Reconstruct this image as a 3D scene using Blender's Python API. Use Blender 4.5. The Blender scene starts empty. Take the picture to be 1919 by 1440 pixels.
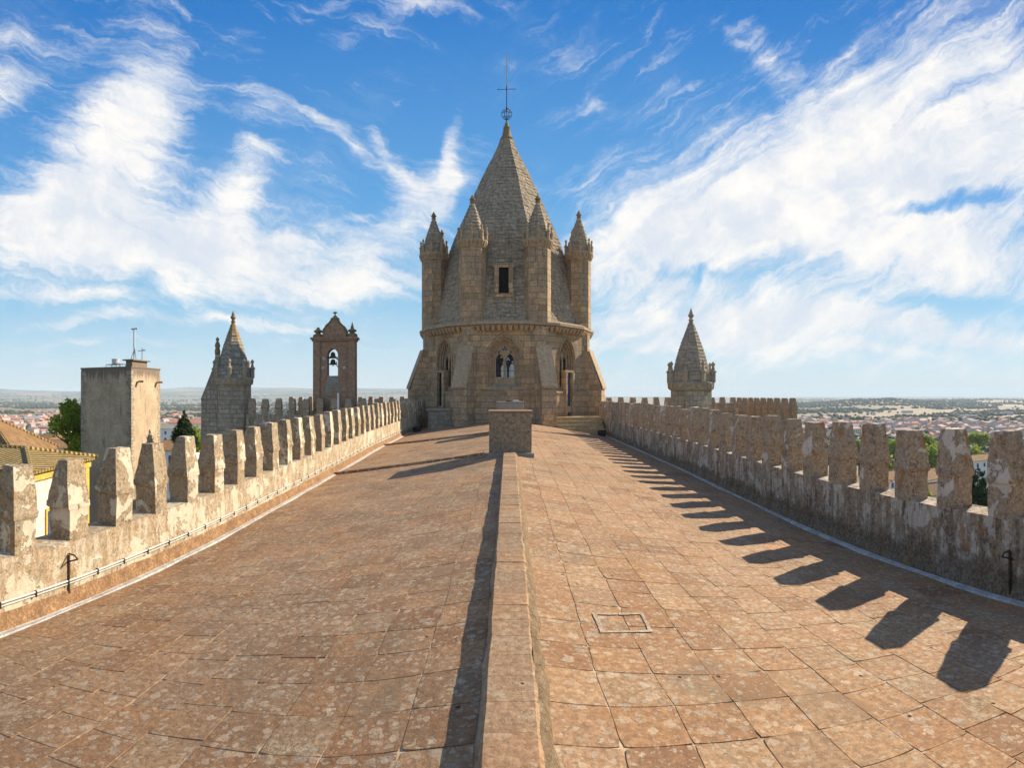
import bpy, math, random
import numpy as np
from mathutils import Vector, Matrix, noise as mnoise
from mathutils.geometry import tessellate_polygon

random.seed(11)
rng = np.random.default_rng(7)
sc = bpy.context.scene
COL = sc.collection
PI = math.pi
F = 1050.0      # pixels per radian of the photograph
PX0, PY0 = 954.0, 742.0

# ------------------------------------------------------------------ camera
cd = bpy.data.cameras.new('camera')
cam = bpy.data.objects.new('camera', cd)
COL.objects.link(cam)
cam.rotation_euler = (PI/2, 0, 0)
cd.lens = 19.7
cd.type = 'PANO'
cd.panorama_type = 'CENTRAL_CYLINDRICAL'
cd.central_cylindrical_radius = 1.0
cd.central_cylindrical_range_u_min = -PX0/F
cd.central_cylindrical_range_u_max = (1919-PX0)/F
cd.central_cylindrical_range_v_max = PY0/F
cd.central_cylindrical_range_v_min = -(1440-PY0)/F
cd.clip_start = 0.05
cd.clip_end = 60000
sc.camera = cam

# ------------------------------------------------------------------ nodes
def new_mat(name):
    m = bpy.data.materials.new(name)
    m.use_nodes = True
    nt = m.node_tree
    nt.nodes.clear()
    out = nt.nodes.new('ShaderNodeOutputMaterial')
    b = nt.nodes.new('ShaderNodeBsdfPrincipled')
    nt.links.new(b.outputs[0], out.inputs[0])
    b.inputs['Roughness'].default_value = 0.9
    b.inputs['Specular IOR Level'].default_value = 0.2
    return m, NT(nt), b

class NT:
    def __init__(s, nt): s.nt = nt
    def n(s, typ, **kw):
        nd = s.nt.nodes.new('ShaderNode'+typ)
        for k, v in kw.items(): setattr(nd, k, v)
        return nd
    def link(s, a, b): s.nt.links.new(a, b)
    def set(s, sock, v):
        if isinstance(v, bpy.types.NodeSocket): s.link(v, sock)
        elif isinstance(v, (tuple, list)) and len(v) == 3 and sock.type == 'RGBA': sock.default_value = (*v, 1)
        else: sock.default_value = v
    def math(s, op, a, b=None, c=None, clamp=False):
        nd = s.n('Math', operation=op, use_clamp=clamp)
        s.set(nd.inputs[0], a)
        if b is not None: s.set(nd.inputs[1], b)
        if c is not None: s.set(nd.inputs[2], c)
        return nd.outputs[0]
    def vmath(s, op, a, b=None, scale=None):
        nd = s.n('VectorMath', operation=op)
        s.set(nd.inputs[0], a)
        if b is not None: s.set(nd.inputs[1], b)
        if scale is not None: s.set(nd.inputs['Scale'], scale)
        return nd.outputs['Value'] if op in ('LENGTH', 'DOT_PRODUCT') else nd.outputs[0]
    def pos(s): return s.n('NewGeometry').outputs['Position']
    def uv(s): return s.n('TexCoord').outputs['UV']
    def scaled(s, v, sx, sy, sz, rot=0):
        nd = s.n('Mapping'); s.set(nd.inputs[0], v)
        nd.inputs['Scale'].default_value = (sx, sy, sz)
        nd.inputs['Rotation'].default_value = (0, 0, rot)
        return nd.outputs[0]
    def noise(s, v, scale, detail=4, rough=.55, dist=0, color=False):
        nd = s.n('TexNoise'); s.set(nd.inputs['Vector'], v)
        nd.inputs['Scale'].default_value = scale; nd.inputs['Detail'].default_value = detail
        nd.inputs['Roughness'].default_value = rough; nd.inputs['Distortion'].default_value = dist
        return nd.outputs['Color' if color else 'Fac']
    def vor(s, v, scale, feature='F1', rand=1.0):
        nd = s.n('TexVoronoi', feature=feature); s.set(nd.inputs['Vector'], v)
        nd.inputs['Scale'].default_value = scale; nd.inputs['Randomness'].default_value = rand
        return nd
    def ramp(s, v, lo, hi, a=0.0, b=1.0, smooth=True):
        nd = s.n('MapRange', interpolation_type='SMOOTHSTEP' if smooth else 'LINEAR', clamp=True)
        s.set(nd.inputs[0], v)
        for i, x in zip((1, 2, 3, 4), (lo, hi, a, b)): s.set(nd.inputs[i], x)
        return nd.outputs[0]
    def mix(s, f, a, b, mode='MIX'):
        nd = s.n('Mix', data_type='RGBA', blend_type=mode)
        s.set(nd.inputs[0], f); s.set(nd.inputs[6], a); s.set(nd.inputs[7], b)
        return nd.outputs[2]
    def cramp(s, v, stops):
        nd = s.n('ValToRGB'); s.set(nd.inputs[0], v)
        cr = nd.color_ramp
        while len(cr.elements) < len(stops): cr.elements.new(.5)
        for e, (p, c) in zip(cr.elements, stops):
            e.position = p; e.color = (*c, 1)
        return nd.outputs[0]
    def bump(s, h, strength, dist, bsdf, normal=None):
        nd = s.n('Bump'); s.set(nd.inputs['Height'], h)
        nd.inputs['Strength'].default_value = strength; nd.inputs['Distance'].default_value = dist
        if normal is not None: s.link(normal, nd.inputs['Normal'])
        if bsdf is not None: s.link(nd.outputs[0], bsdf.inputs['Normal'])
        return nd.outputs[0]

# ------------------------------------------------------------------ materials
def mat_tiles(name, beam=False, step=.455):
    m, t, b = new_mat(name)
    P = t.pos(); sp = t.n('SeparateXYZ'); t.link(P, sp.inputs[0])
    flat = t.n('CombineXYZ'); t.link(sp.outputs[0], flat.inputs[0]); t.link(sp.outputs[1], flat.inputs[1])
    Q = flat.outputs[0]
    at = t.n('Attribute', attribute_name='tone'); rnd = t.n('SeparateColor'); t.link(at.outputs['Color'], rnd.inputs[0]); rnd = rnd.outputs[0]
    col = t.cramp(rnd, [(0, (.25, .13, .062)), (.12, (.34, .178, .084)), (.4, (.42, .228, .105)), (.6, (.46, .262, .125)), (.75, (.38, .24, .132)), (.88, (.49, .295, .148)), (.95, (.41, .24, .125)), (1, (.56, .25, .105))])
    if beam: col = t.cramp(rnd, [(0, (.25, .165, .095)), (.5, (.38, .245, .14)), (1, (.46, .265, .135))])
    big = t.noise(Q, .45, 5, .6)
    col = t.mix(t.ramp(big, .44, .68, 0, .7), col, (.50, .32, .185))
    g2 = t.noise(Q, 1.7, 6, .7)
    gl = t.noise(Q, .28, 4, .6, 1.5)
    col = t.mix(t.ramp(gl, .5, .64, 0, .45), col, (.25, .18, .11))
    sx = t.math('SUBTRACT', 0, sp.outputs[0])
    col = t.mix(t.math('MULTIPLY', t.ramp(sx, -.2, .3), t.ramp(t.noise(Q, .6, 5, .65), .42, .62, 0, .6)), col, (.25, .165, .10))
    col = t.mix(t.ramp(g2, .5, .72, 0, .6), col, (.30, .20, .12))
    fine = t.noise(Q, 16, 8, .75)
    col = t.mix(t.ramp(fine, .40, .62, .6, 0), col, (.17, .09, .045))
    f2 = t.noise(Q, 55, 4, .7)
    col = t.mix(t.ramp(f2, .54, .7, 0, .4), col, (.52, .37, .26))
    # lichen discs, several sizes
    area = t.noise(Q, 1.1, 5, .65)
    wl = t.vmath('SUBTRACT', t.noise(Q, 14, 4, .7, color=True), (.5, .5, .5))
    Ql = t.vmath('ADD', Q, t.vmath('SCALE', wl, scale=.10))
    for sc_, thr, off, st in ((6.5, .30, (0, 0, 0), .5), (10.0, .33, (3.3, 1.7, 0), .65), (15.0, .36, (1.3, 8.7, 0), .6), (28.0, .38, (7.7, 5.1, 0), .6)):
        v = t.vor(t.vmath('ADD', Ql, off), sc_)
        cr = t.n('SeparateColor'); t.link(v.outputs['Color'], cr.inputs[0])
        have = t.ramp(t.math('ADD', cr.outputs[0], t.math('MULTIPLY', area, 1.6)), 1.22, 1.30)
        rad = t.math('MULTIPLY_ADD', cr.outputs[1], thr, .10)
        disc = t.ramp(t.math('SUBTRACT', v.outputs['Distance'], rad), -.03, .03, 1, 0)
        ring = t.ramp(t.math('ABSOLUTE', t.math('SUBTRACT', v.outputs['Distance'], t.math('MULTIPLY', rad, .5))), .0, .07, 0.6, 1)
        lc = t.mix(cr.outputs[2], (.60, .48, .33), (.38, .34, .26))
        fac = t.math('MULTIPLY', t.math('MULTIPLY', disc, have), t.math('MULTIPLY', ring, st if not beam else st*.5))
        fac = t.math('MULTIPLY', fac, t.ramp(f2, .35, .6, .55, 1))
        col = t.mix(fac, col, lc)
    # blotchy crust where lichens ran together
    crust = t.math('MULTIPLY', t.ramp(area, .56, .66), t.ramp(t.noise(Q, 9, 6, .8), .45, .58))
    col = t.mix(t.math('MULTIPLY', crust, .55), col, (.55, .44, .28))
    dark = t.math('MULTIPLY', t.ramp(t.noise(Q, .8, 5, .6, 1.0), .56, .68), t.ramp(fine, .42, .6))
    col = t.mix(t.math('MULTIPLY', dark, .7), col, (.13, .10, .065))
    pv = t.vor(Q, 4.1); pc = t.n('SeparateColor'); t.link(pv.outputs['Color'], pc.inputs[0])
    pit = t.math('MULTIPLY', t.ramp(pv.outputs['Distance'], .04, .09, 1, 0), t.ramp(pc.outputs[1], .72, .75))
    col = t.mix(pit, col, (.05, .03, .02))
    t.link(col, b.inputs['Base Color'])
    h = t.math('ADD', t.math('MULTIPLY', fine, 1.0), t.math('MULTIPLY', pit, -1.5))
    h = t.math('ADD', h, t.math('MULTIPLY', crust, .5))
    h = t.math('ADD', h, t.math('MULTIPLY', t.noise(Q, 3.5, 4, .6), 1.2))
    t.bump(h, 1.0, .012, b)
    return m

def mat_parapet(name, inner_white=.5, streak=False, orange=.5, dark=(.14, .115, .085), mid=(.27, .225, .165), plaster=(.56, .50, .40), thr=.52, damp=None):
    m, t, b = new_mat(name)
    P = t.pos()
    sp = t.n('TexCoord').outputs['Object']
    fine = t.noise(P, 22, 8, .8)
    col = t.cramp(fine, [(.34, dark), (.5, mid), (.66, tuple(min(1, x*1.75) for x in mid))])
    med = t.noise(P, 3.2, 5, .65)
    col = t.mix(t.ramp(med, .45, .65, 0, .5), col, (.36, .30, .21))
    v = t.vor(t.vmath('ADD', P, t.vmath('SCALE', t.noise(P, 12, 3, color=True), scale=.06)), 17)
    vc = t.n('SeparateColor'); t.link(v.outputs['Color'], vc.inputs[0])
    sp_ = t.math('MULTIPLY', t.ramp(v.outputs['Distance'], .2, .36, 1, 0), t.ramp(vc.outputs[0], .62, .68))
    col = t.mix(t.math('MULTIPLY', sp_, .6), col, (.50, .47, .40))
    bl = t.math('MULTIPLY', t.ramp(t.noise(P, 6, 7, .8), .50, .60), t.ramp(t.noise(P, 30, 4, .8), .42, .56))
    col = t.mix(t.math('MULTIPLY', bl, .75), col, tuple(x*.42 for x in dark))
    # plaster patches that have not fallen yet
    pn = t.noise(P, 1.55, 6, .62, .4)
    edge = t.math('MULTIPLY_ADD', t.noise(P, 9, 5, .7), .16, pn)
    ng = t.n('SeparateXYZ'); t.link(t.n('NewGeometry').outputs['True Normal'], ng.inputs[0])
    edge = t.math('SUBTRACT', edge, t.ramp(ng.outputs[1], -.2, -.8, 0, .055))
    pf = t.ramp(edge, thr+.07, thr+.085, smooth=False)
    pcol = t.mix(t.ramp(t.noise(P, 4, 5, .7), .4, .65), plaster, tuple(x*.82 for x in plaster))
    pcol = t.mix(t.ramp(t.noise(P, 26, 5, .8), .54, .66, 0, .5), pcol, mid)
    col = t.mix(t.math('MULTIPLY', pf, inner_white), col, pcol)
    if streak:
        S = t.scaled(P, 3.6, 3.6, .8)
        s1 = t.noise(S, 1.6, 6, .7)
        s2 = t.noise(t.vmath('ADD', S, (9, 3, 1)), 1.1, 5, .7)
        br_ = t.noise(P, 14, 6, .8)
        col = t.mix(t.math('MULTIPLY', t.ramp(s1, .47, .60), t.ramp(br_, .38, .58, .08, .8)), col, streak[0])
        col = t.mix(t.math('MULTIPLY', t.ramp(s2, .52, .62), t.ramp(br_, .64, .42, .2, .85)), col, streak[1])
    if damp is not None:
        zz = t.n('SeparateXYZ'); t.link(P, zz.inputs[0])
        df = t.ramp(t.math('MULTIPLY_ADD', t.noise(P, 2.2, 6, .7), -1.3, t.math('SUBTRACT', zz.outputs[2], damp-.45)), -.12, .12, 1, 0)
        col = t.mix(t.math('MULTIPLY', df, .8), col, t.mix(t.ramp(fine, .4, .6), (.08, .05, .03), (.24, .165, .10)))
    if orange:
        geo = t.n('NewGeometry'); nz = t.n('SeparateXYZ'); t.link(geo.outputs['Normal'], nz.inputs[0])
        on = t.noise(t.scaled(P, 1, 1, .5), 4.3, 4, .6)
        of = t.ramp(on, .60, .68)
        col = t.mix(t.math('MULTIPLY', of, orange), col, (.34, .17, .05))
    t.link(col, b.inputs['Base Color'])
    h = t.math('ADD', t.math('MULTIPLY', fine, 1.0), t.math('MULTIPLY', pf, .5))
    h = t.math('ADD', h, t.math('MULTIPLY', med, .6))
    t.bump(h, 1.0, .02, b)
    return m

def mat_ashlar(name, w=.74, h=.42, c=((.34, .235, .13), (.50, .345, .19), (.70, .47, .25), (.52, .365, .215), (.41, .32, .22), (.60, .38, .20)), weather=.5, mortar=(.17, .13, .095), bumpd=.02, offset=.5):
    m, t, b = new_mat(name)
    U = t.uv(); P = t.pos()
    wv = t.vmath('SUBTRACT', t.noise(P, 3.0, 3, color=True), (.5, .5, .5))
    Uw = t.vmath('ADD', U, t.vmath('SCALE', wv, scale=.05))
    br = t.n('TexBrick'); br.offset = offset; br.squash = .72; br.squash_frequency = 3
    t.set(br.inputs['Vector'], Uw)
    br.inputs['Scale'].default_value = 1
    br.inputs['Brick Width'].default_value = w; br.inputs['Row Height'].default_value = h
    br.inputs['Mortar Size'].default_value = .012; br.inputs['Mortar Smooth'].default_value = .4
    br.inputs['Color1'].default_value = (0, 0, 0, 1); br.inputs['Color2'].default_value = (1, 1, 1, 1)
    br.inputs['Mortar'].default_value = (.5, .5, .5, 1)
    rn = t.n('SeparateColor'); t.link(br.outputs['Color'], rn.inputs[0]); rn = rn.outputs[0]
    col = t.cramp(rn, [(i/(len(c)-1), x) for i, x in enumerate(c)])
    n1 = t.noise(P, .8, 5, .6)
    col = t.mix(t.ramp(n1, .4, .65, 0, weather), col, (.40, .31, .215))
    n2 = t.noise(P, 7, 7, .75)
    col = t.mix(t.ramp(n2, .36, .62, .55, 0), col, tuple(x*.55 for x in c[0]))
    n3 = t.noise(t.scaled(P, 2.4, 2.4, .4), 1.5, 5, .65)
    col = t.mix(t.ramp(n3, .52, .68, 0, .6), col, (.15, .115, .085))
    n4 = t.noise(P, 19, 5, .8)
    col = t.mix(t.ramp(n4, .55, .72, 0, .35), col, (.50, .42, .31))
    col = t.mix(t.math('MULTIPLY', br.outputs['Fac'], .75), col, mortar)
    t.link(col, b.inputs['Base Color'])
    hh = t.math('ADD', t.math('MULTIPLY', br.outputs['Fac'], -1.2), t.math('ADD', t.math('MULTIPLY', n2, .9), t.math('MULTIPLY', rn, .6)))
    t.bump(hh, 1.0, bumpd, b)
    return m

def mat_rough(name, c1, c2, c3=None, scale=6, bumpd=.01, rough=.9, metal=0, spots=.3):
    m, t, b = new_mat(name)
    P = t.pos()
    n = t.noise(P, scale, 7, .7)
    st = [(.34, c1), (.6, c2)] + ([(.74, c3)] if c3 else [])
    col = t.cramp(n, st)
    n2 = t.noise(P, scale*6, 5, .75)
    col = t.mix(t.ramp(n2, .42, .6, spots, 0), col, tuple(x*.5 for x in c1))
    t.link(col, b.inputs['Base Color'])
    b.inputs['Roughness'].default_value = rough; b.inputs['Metallic'].default_value = metal
    t.bump(t.math('ADD', n, n2), .8, bumpd, b)
    return m

M = {}
M['tiles'] = mat_tiles('terracotta_tiles')
M['beam'] = mat_tiles('ridge_tiles', beam=True)
def mat_joint():
    m, t, b = new_mat('tile_joint_mortar')
    P = t.pos(); n = t.noise(P, 2.1, 5, .65); n2 = t.noise(P, 9, 5, .75)
    col = t.cramp(t.math('MULTIPLY_ADD', n2, .4, t.math('MULTIPLY', n, .6)), [(.36, (.20, .125, .07)), (.46, (.42, .28, .16)), (.58, (.58, .42, .26))])
    t.link(col, b.inputs['Base Color']); t.bump(n2, 1, .01, b)
    return m
M['joint'] = mat_joint()
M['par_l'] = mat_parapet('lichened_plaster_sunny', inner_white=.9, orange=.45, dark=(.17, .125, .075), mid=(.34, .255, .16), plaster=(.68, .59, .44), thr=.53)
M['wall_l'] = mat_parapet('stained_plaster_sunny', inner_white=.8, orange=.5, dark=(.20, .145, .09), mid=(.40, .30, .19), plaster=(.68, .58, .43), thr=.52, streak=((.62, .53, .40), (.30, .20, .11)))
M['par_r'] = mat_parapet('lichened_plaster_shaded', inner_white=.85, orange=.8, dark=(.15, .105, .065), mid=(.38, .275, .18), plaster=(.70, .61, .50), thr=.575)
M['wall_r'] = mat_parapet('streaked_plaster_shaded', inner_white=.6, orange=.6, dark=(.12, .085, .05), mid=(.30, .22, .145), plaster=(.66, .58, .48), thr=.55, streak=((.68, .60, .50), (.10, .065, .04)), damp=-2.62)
M['ashlar'] = mat_ashlar('tower_ashlar')
M['scale'] = mat_ashlar('spire_scale_stone', .5, .33, ((.33, .26, .175), (.46, .365, .245), (.54, .43, .29), (.42, .345, .245), (.60, .48, .33)), bumpd=.03)
M['carved'] = mat_rough('carved_stone', (.32, .235, .15), (.52, .39, .25), (.62, .48, .32), 5, .012)
M['lichen_stone'] = mat_rough('lichened_stone', (.20, .14, .07), (.34, .25, .13), (.42, .31, .15), 5, .015)
M['grey_ashlar'] = mat_ashlar('grey_granite_ashlar', .5, .34, ((.33, .27, .195), (.45, .375, .27), (.53, .44, .32), (.40, .33, .245), (.60, .51, .38)), bumpd=.03, mortar=(.16, .145, .12))
M['grey_carved'] = mat_rough('grey_carved_stone', (.29, .235, .165), (.48, .395, .28), (.57, .48, .35), 5, .015)
M['flashing'] = mat_rough('white_flashing', (.34, .32, .28), (.62, .60, .56), (.74, .73, .70), 5, .012, spots=.4)
M['skirt'] = mat_rough('ochre_mortar_skirt', (.24, .135, .07), (.44, .26, .13), (.60, .42, .26), 4.5, .03, spots=.6)
M['skirt_r'] = mat_rough('dark_mortar_skirt', (.10, .085, .07), (.17, .14, .11), (.22, .18, .14), 4, .01)
M['mortar'] = mat_rough('crumbling_pale_mortar', (.24, .15, .08), (.50, .36, .21), (.66, .53, .37), 14, .05, spots=.6)
M['white_mortar'] = mat_rough('pale_cement', (.36, .26, .16), (.60, .47, .33), None, 9, .01, spots=.5)
M['block'] = mat_rough('lichened_cement_block', (.20, .155, .10), (.46, .36, .24), (.62, .51, .37), 9, .02, spots=.6)
M['cap'] = mat_rough('terracotta_cap', (.30, .17, .10), (.42, .25, .15), None, 6, .006)
M['grey_cement'] = mat_rough('grey_cement', (.26, .23, .19), (.36, .33, .28), None, 4, .01)
M['pipe'] = mat_rough('pale_conduit', (.55, .52, .45), (.66, .63, .56), None, 4, .001, rough=.5)
M['black'] = mat_rough('black_clip', (.02, .02, .02), (.035, .033, .03), None, 8, .001, rough=.6)
M['rust'] = mat_rough('rusty_iron', (.05, .028, .02), (.10, .055, .035), None, 12, .002, rough=.7, metal=.3)
M['iron'] = mat_rough('weathered_iron', (.05, .055, .06), (.10, .11, .12), None, 12, .002, rough=.6, metal=.4)
M['steel'] = mat_rough('pale_steel', (.5, .5, .5), (.62, .62, .62), None, 6, .001, rough=.45, metal=.3)
M['white'] = mat_rough('whitewash', (.66, .65, .62), (.78, .77, .74), None, 1.2, .004, spots=.08)
M['yellow'] = mat_rough('ochre_paint', (.48, .33, .06), (.66, .47, .10), None, 2, .003, spots=.3)
M['old_white'] = mat_rough('stained_whitewash', (.46, .43, .37), (.70, .67, .60), (.76, .74, .69), .9, .008, spots=.25)
M['bell'] = mat_rough('bronze_bell', (.05, .05, .045), (.11, .11, .09), None, 6, .003, rough=.5, metal=.6)
M['gable'] = mat_rough('brown_belfry_stone', (.28, .17, .105), (.48, .31, .20), (.62, .48, .34), 5, .02, spots=.45)
M['render'] = mat_rough('aged_tower_render', (.36, .28, .20), (.46, .37, .27), (.52, .43, .32), 1.3, .01, spots=.25)
M['door'] = mat_rough('blue_grey_door', (.05, .07, .15), (.08, .11, .22), None, 5, .002, rough=.5)
M['dark'] = mat_rough('dark_void', (.012, .011, .010), (.02, .018, .016), None, 3, .001)
M['step'] = mat_rough('sunlit_tone_steps', (.36, .25, .12), (.58, .43, .23), (.70, .55, .34), 6, .012)  # lightened and warmed to stand in for sunlight on the treads
M['bark'] = mat_rough('bark', (.06, .045, .03), (.12, .09, .06), None, 8, .02)

def mat_glass(name, col, alpha=.5):
    m, t, b = new_mat(name)
    b.inputs['Base Color'].default_value = (*col, 1); b.inputs['Roughness'].default_value = .15
    b.inputs['Specular IOR Level'].default_value = .5
    tr = t.n('BsdfTransparent'); tr.inputs[0].default_value = (*[min(1, .55+c) for c in col], 1)
    mx = t.n('MixShader'); mx.inputs[0].default_value = alpha
    t.link(tr.outputs[0], mx.inputs[1]); t.link(b.outputs[0], mx.inputs[2])
    out = [n for n in t.nt.nodes if n.type == 'OUTPUT_MATERIAL'][0]
    t.link(mx.outputs[0], out.inputs[0])
    return m
M['glass'] = mat_glass('old_window_glass', (.04, .05, .06), .25)
M['glass_red'] = mat_glass('red_stained_glass', (.22, .05, .03), .8)
M['glass_blue'] = mat_glass('blue_stained_glass', (.04, .08, .22), .8)
M['glass_green'] = mat_glass('green_stained_glass', (.04, .16, .12), .8)
M['glass_yellow'] = mat_glass('yellow_stained_glass', (.9, .6, .02), .35)

def mat_rooftile(name, c1, c2, ang=0.0, pitch=.22):
    m, t, b = new_mat(name)
    U = t.uv(); P = t.pos()
    s = t.n('SeparateXYZ'); t.link(U, s.inputs[0])
    wob = t.math('MULTIPLY', t.noise(P, 1.2, 3), .10)
    ph = t.math('MULTIPLY', t.math('ADD', s.outputs[0], wob), 2*PI/pitch)
    wv = t.math('MULTIPLY_ADD', t.math('SINE', ph), .5, .5)
    n = t.noise(P, 2.2, 6, .75)
    col = t.mix(t.ramp(n, .38, .62), c1, c2)
    col = t.mix(t.ramp(t.noise(P, .7, 4), .5, .65, 0, .6), col, (.33, .22, .06))
    col = t.mix(t.ramp(t.noise(P, 9, 4, .8), .5, .65, 0, .6), col, (.10, .06, .035))
    col = t.mix(t.ramp(wv, .0, .32, .85, 0), col, (.055, .03, .018))
    row = t.math('FRACT', t.math('MULTIPLY', s.outputs[1], 1/.38))
    t.link(col, b.inputs['Base Color'])
    t.bump(t.math('ADD', wv, t.math('MULTIPLY', row, .25)), 1.0, .07, b)
    return m
M['rooftile'] = mat_rooftile('barrel_roof_tiles', (.34, .19, .09), (.46, .28, .14))
M['rooftile2'] = mat_rooftile('yellowed_barrel_tiles', (.34, .24, .08), (.42, .30, .13))

def mat_leaf(name, c1, c2, c3):
    m, t, b = new_mat(name)
    P = t.pos()
    n = t.noise(P, .9, 4, .7); n2 = t.noise(P, 7, 3, .7)
    col = t.cramp(t.math('MULTIPLY_ADD', n2, .5, t.math('MULTIPLY', n, .5)), [(.36, c1), (.5, c2), (.64, c3)])
    t.link(col, b.inputs['Base Color']); b.inputs['Roughness'].default_value = .7
    tl = t.n('BsdfTranslucent'); t.link(col, tl.inputs[0])
    mx = t.n('MixShader'); mx.inputs[0].default_value = .45
    t.link(b.outputs[0], mx.inputs[1]); t.link(tl.outputs[0], mx.inputs[2])
    out = [n_ for n_ in t.nt.nodes if n_.type == 'OUTPUT_MATERIAL'][0]
    t.link(mx.outputs[0], out.inputs[0])
    return m
M['leaf'] = mat_leaf('green_leaves', (.12, .17, .012), (.30, .38, .03), (.50, .54, .07))
M['leaf_dark'] = mat_leaf('dark_conifer_needles', (.02, .04, .016), (.04, .07, .025), (.07, .10, .035))
M['leaf_lime'] = mat_leaf('yellow_green_leaves', (.16, .22, .03), (.27, .34, .05), (.38, .43, .07))
M['leaf_far'] = mat_leaf('distant_foliage', (.035, .065, .03), (.06, .09, .04), (.10, .125, .05))

# ------------------------------------------------------------------ mesh builder
def link(o): COL.objects.link(o); return o

class MB:
    def __init__(s): s.v = []; s.f = []; s.mi = []; s.tone = {}
    def quad(s, *p, mi=0):
        n = len(s.v); s.v += [tuple(q) for q in p]; s.f.append(tuple(range(n, n+len(p)))); s.mi.append(mi)
    def add(s, verts, faces, mi=0, mat=None):
        n = len(s.v)
        if mat is not None: verts = [tuple(mat @ Vector(v)) for v in verts]
        s.v += [tuple(v) for v in verts]
        for f in faces: s.f.append(tuple(i+n for i in f)); s.mi.append(mi)
    def box(s, x0, x1, y0, y1, z0, z1, mi=0, mat=None):
        s.frust([(x0, y0), (x1, y0), (x1, y1), (x0, y1)], z0, [(x0, y0), (x1, y0), (x1, y1), (x0, y1)], z1, mi, mat)
    def frust(s, p0, z0, p1, z1, mi=0, mat=None, caps=True):
        n = len(p0)
        v = [(x, y, z0) for x, y in p0] + [(x, y, z1) for x, y in p1]
        f = [(i, (i+1) % n, n+(i+1) % n, n+i) for i in range(n)]
        if caps: f += [tuple(range(n-1, -1, -1)), tuple(range(n, 2*n))]
        s.add(v, f, mi, mat)
    def lathe(s, prof, n=16, cx=0, cy=0, ph=0.0, mi=0, mat=None, arc=None):
        """prof [(r,z)] bottom to top; closed with caps"""
        v = []
        for r, z in prof:
            for i in range(n):
                a = ph + 2*PI*i/n
                v.append((cx+r*math.cos(a), cy+r*math.sin(a), z))
        f = []
        for k in range(len(prof)-1):
            for i in range(n):
                j = (i+1) % n
                f.append((k*n+i, k*n+j, (k+1)*n+j, (k+1)*n+i))
        f.append(tuple(range(n-1, -1, -1))); f.append(tuple((len(prof)-1)*n+i for i in range(n)))
        s.add(v, f, mi, mat)
    def tube(s, pts, r, n=8, mi=0):
        pts = [Vector(p) for p in pts]
        rings = []
        for i, p in enumerate(pts):
            d = (pts[min(i+1, len(pts)-1)]-pts[max(i-1, 0)]).normalized()
            up = Vector((0, 0, 1)) if abs(d.z) < .9 else Vector((1, 0, 0))
            a = d.cross(up).normalized(); b_ = a.cross(d).normalized()
            rr = r if not isinstance(r, (list, tuple)) else r[i]
            rings.append([p + a*math.cos(2*PI*k/n)*rr + b_*math.sin(2*PI*k/n)*rr for k in range(n)])
        v = [q for R in rings for q in R]
        f = []
        for i in range(len(rings)-1):
            for k in range(n):
                f.append((i*n+k, i*n+(k+1) % n, (i+1)*n+(k+1) % n, (i+1)*n+k))
        f.append(tuple(range(n-1, -1, -1))); f.append(tuple((len(rings)-1)*n+k for k in range(n)))
        s.add(v, f, mi)
    def build(s, name, mats, parent=None, smooth=False, loc=None):
        if not isinstance(mats, (list, tuple)): mats = [mats]
        me = bpy.data.meshes.new(name)
        V = np.array(s.v, dtype=float)
        base = Vector((0, 0, 0))
        if parent is not None: base = world_loc(parent)
        if loc is not None: base = Vector(loc)
        L = V - np.array(base)
        me.from_pydata([tuple(x) for x in L], [], s.f)
        uvl = me.uv_layers.new(name='UVMap')
        uv = np.zeros((len(me.loops), 2))
        li = 0
        for f in s.f:
            P = V[list(f)]
            nrm = np.zeros(3)
            for i in range(len(P)):
                a, b_ = P[i], P[(i+1) % len(P)]
                nrm += np.array([(a[1]-b_[1])*(a[2]+b_[2]), (a[2]-b_[2])*(a[0]+b_[0]), (a[0]-b_[0])*(a[1]+b_[1])])
            l = np.linalg.norm(nrm); nrm = nrm/l if l > 1e-12 else np.array([0, 0, 1.])
            if abs(nrm[2]) > .93: T = np.array([1., 0, 0]); B = np.array([0, 1., 0])
            else:
                T = np.array([-nrm[1], nrm[0], 0]); T /= np.linalg.norm(T); B = np.cross(nrm, T)
            uv[li:li+len(f), 0] = P @ T; uv[li:li+len(f), 1] = P @ B
            li += len(f)
        uvl.data.foreach_set('uv', uv.ravel())
        for m_ in mats: me.materials.append(m_)
        if s.tone:
            at = me.attributes.new('tone', 'FLOAT_COLOR', 'FACE')
            at.data.foreach_set('color', np.array([[s.tone.get(i, .5)]*3+[1] for i in range(len(s.f))], dtype=np.float32).ravel())
        me.polygons.foreach_set('material_index', s.mi)
        if smooth:
            me.polygons.foreach_set('use_smooth', [True]*len(me.polygons))
            try: me.set_sharp_from_angle(angle=math.radians(40))
            except Exception: pass
        me.update()
        o = bpy.data.objects.new(name, me); link(o)
        if parent is not None:
            o.parent = parent
            o.location = base - world_loc(parent)
        else: o.location = base
        return o

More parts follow.
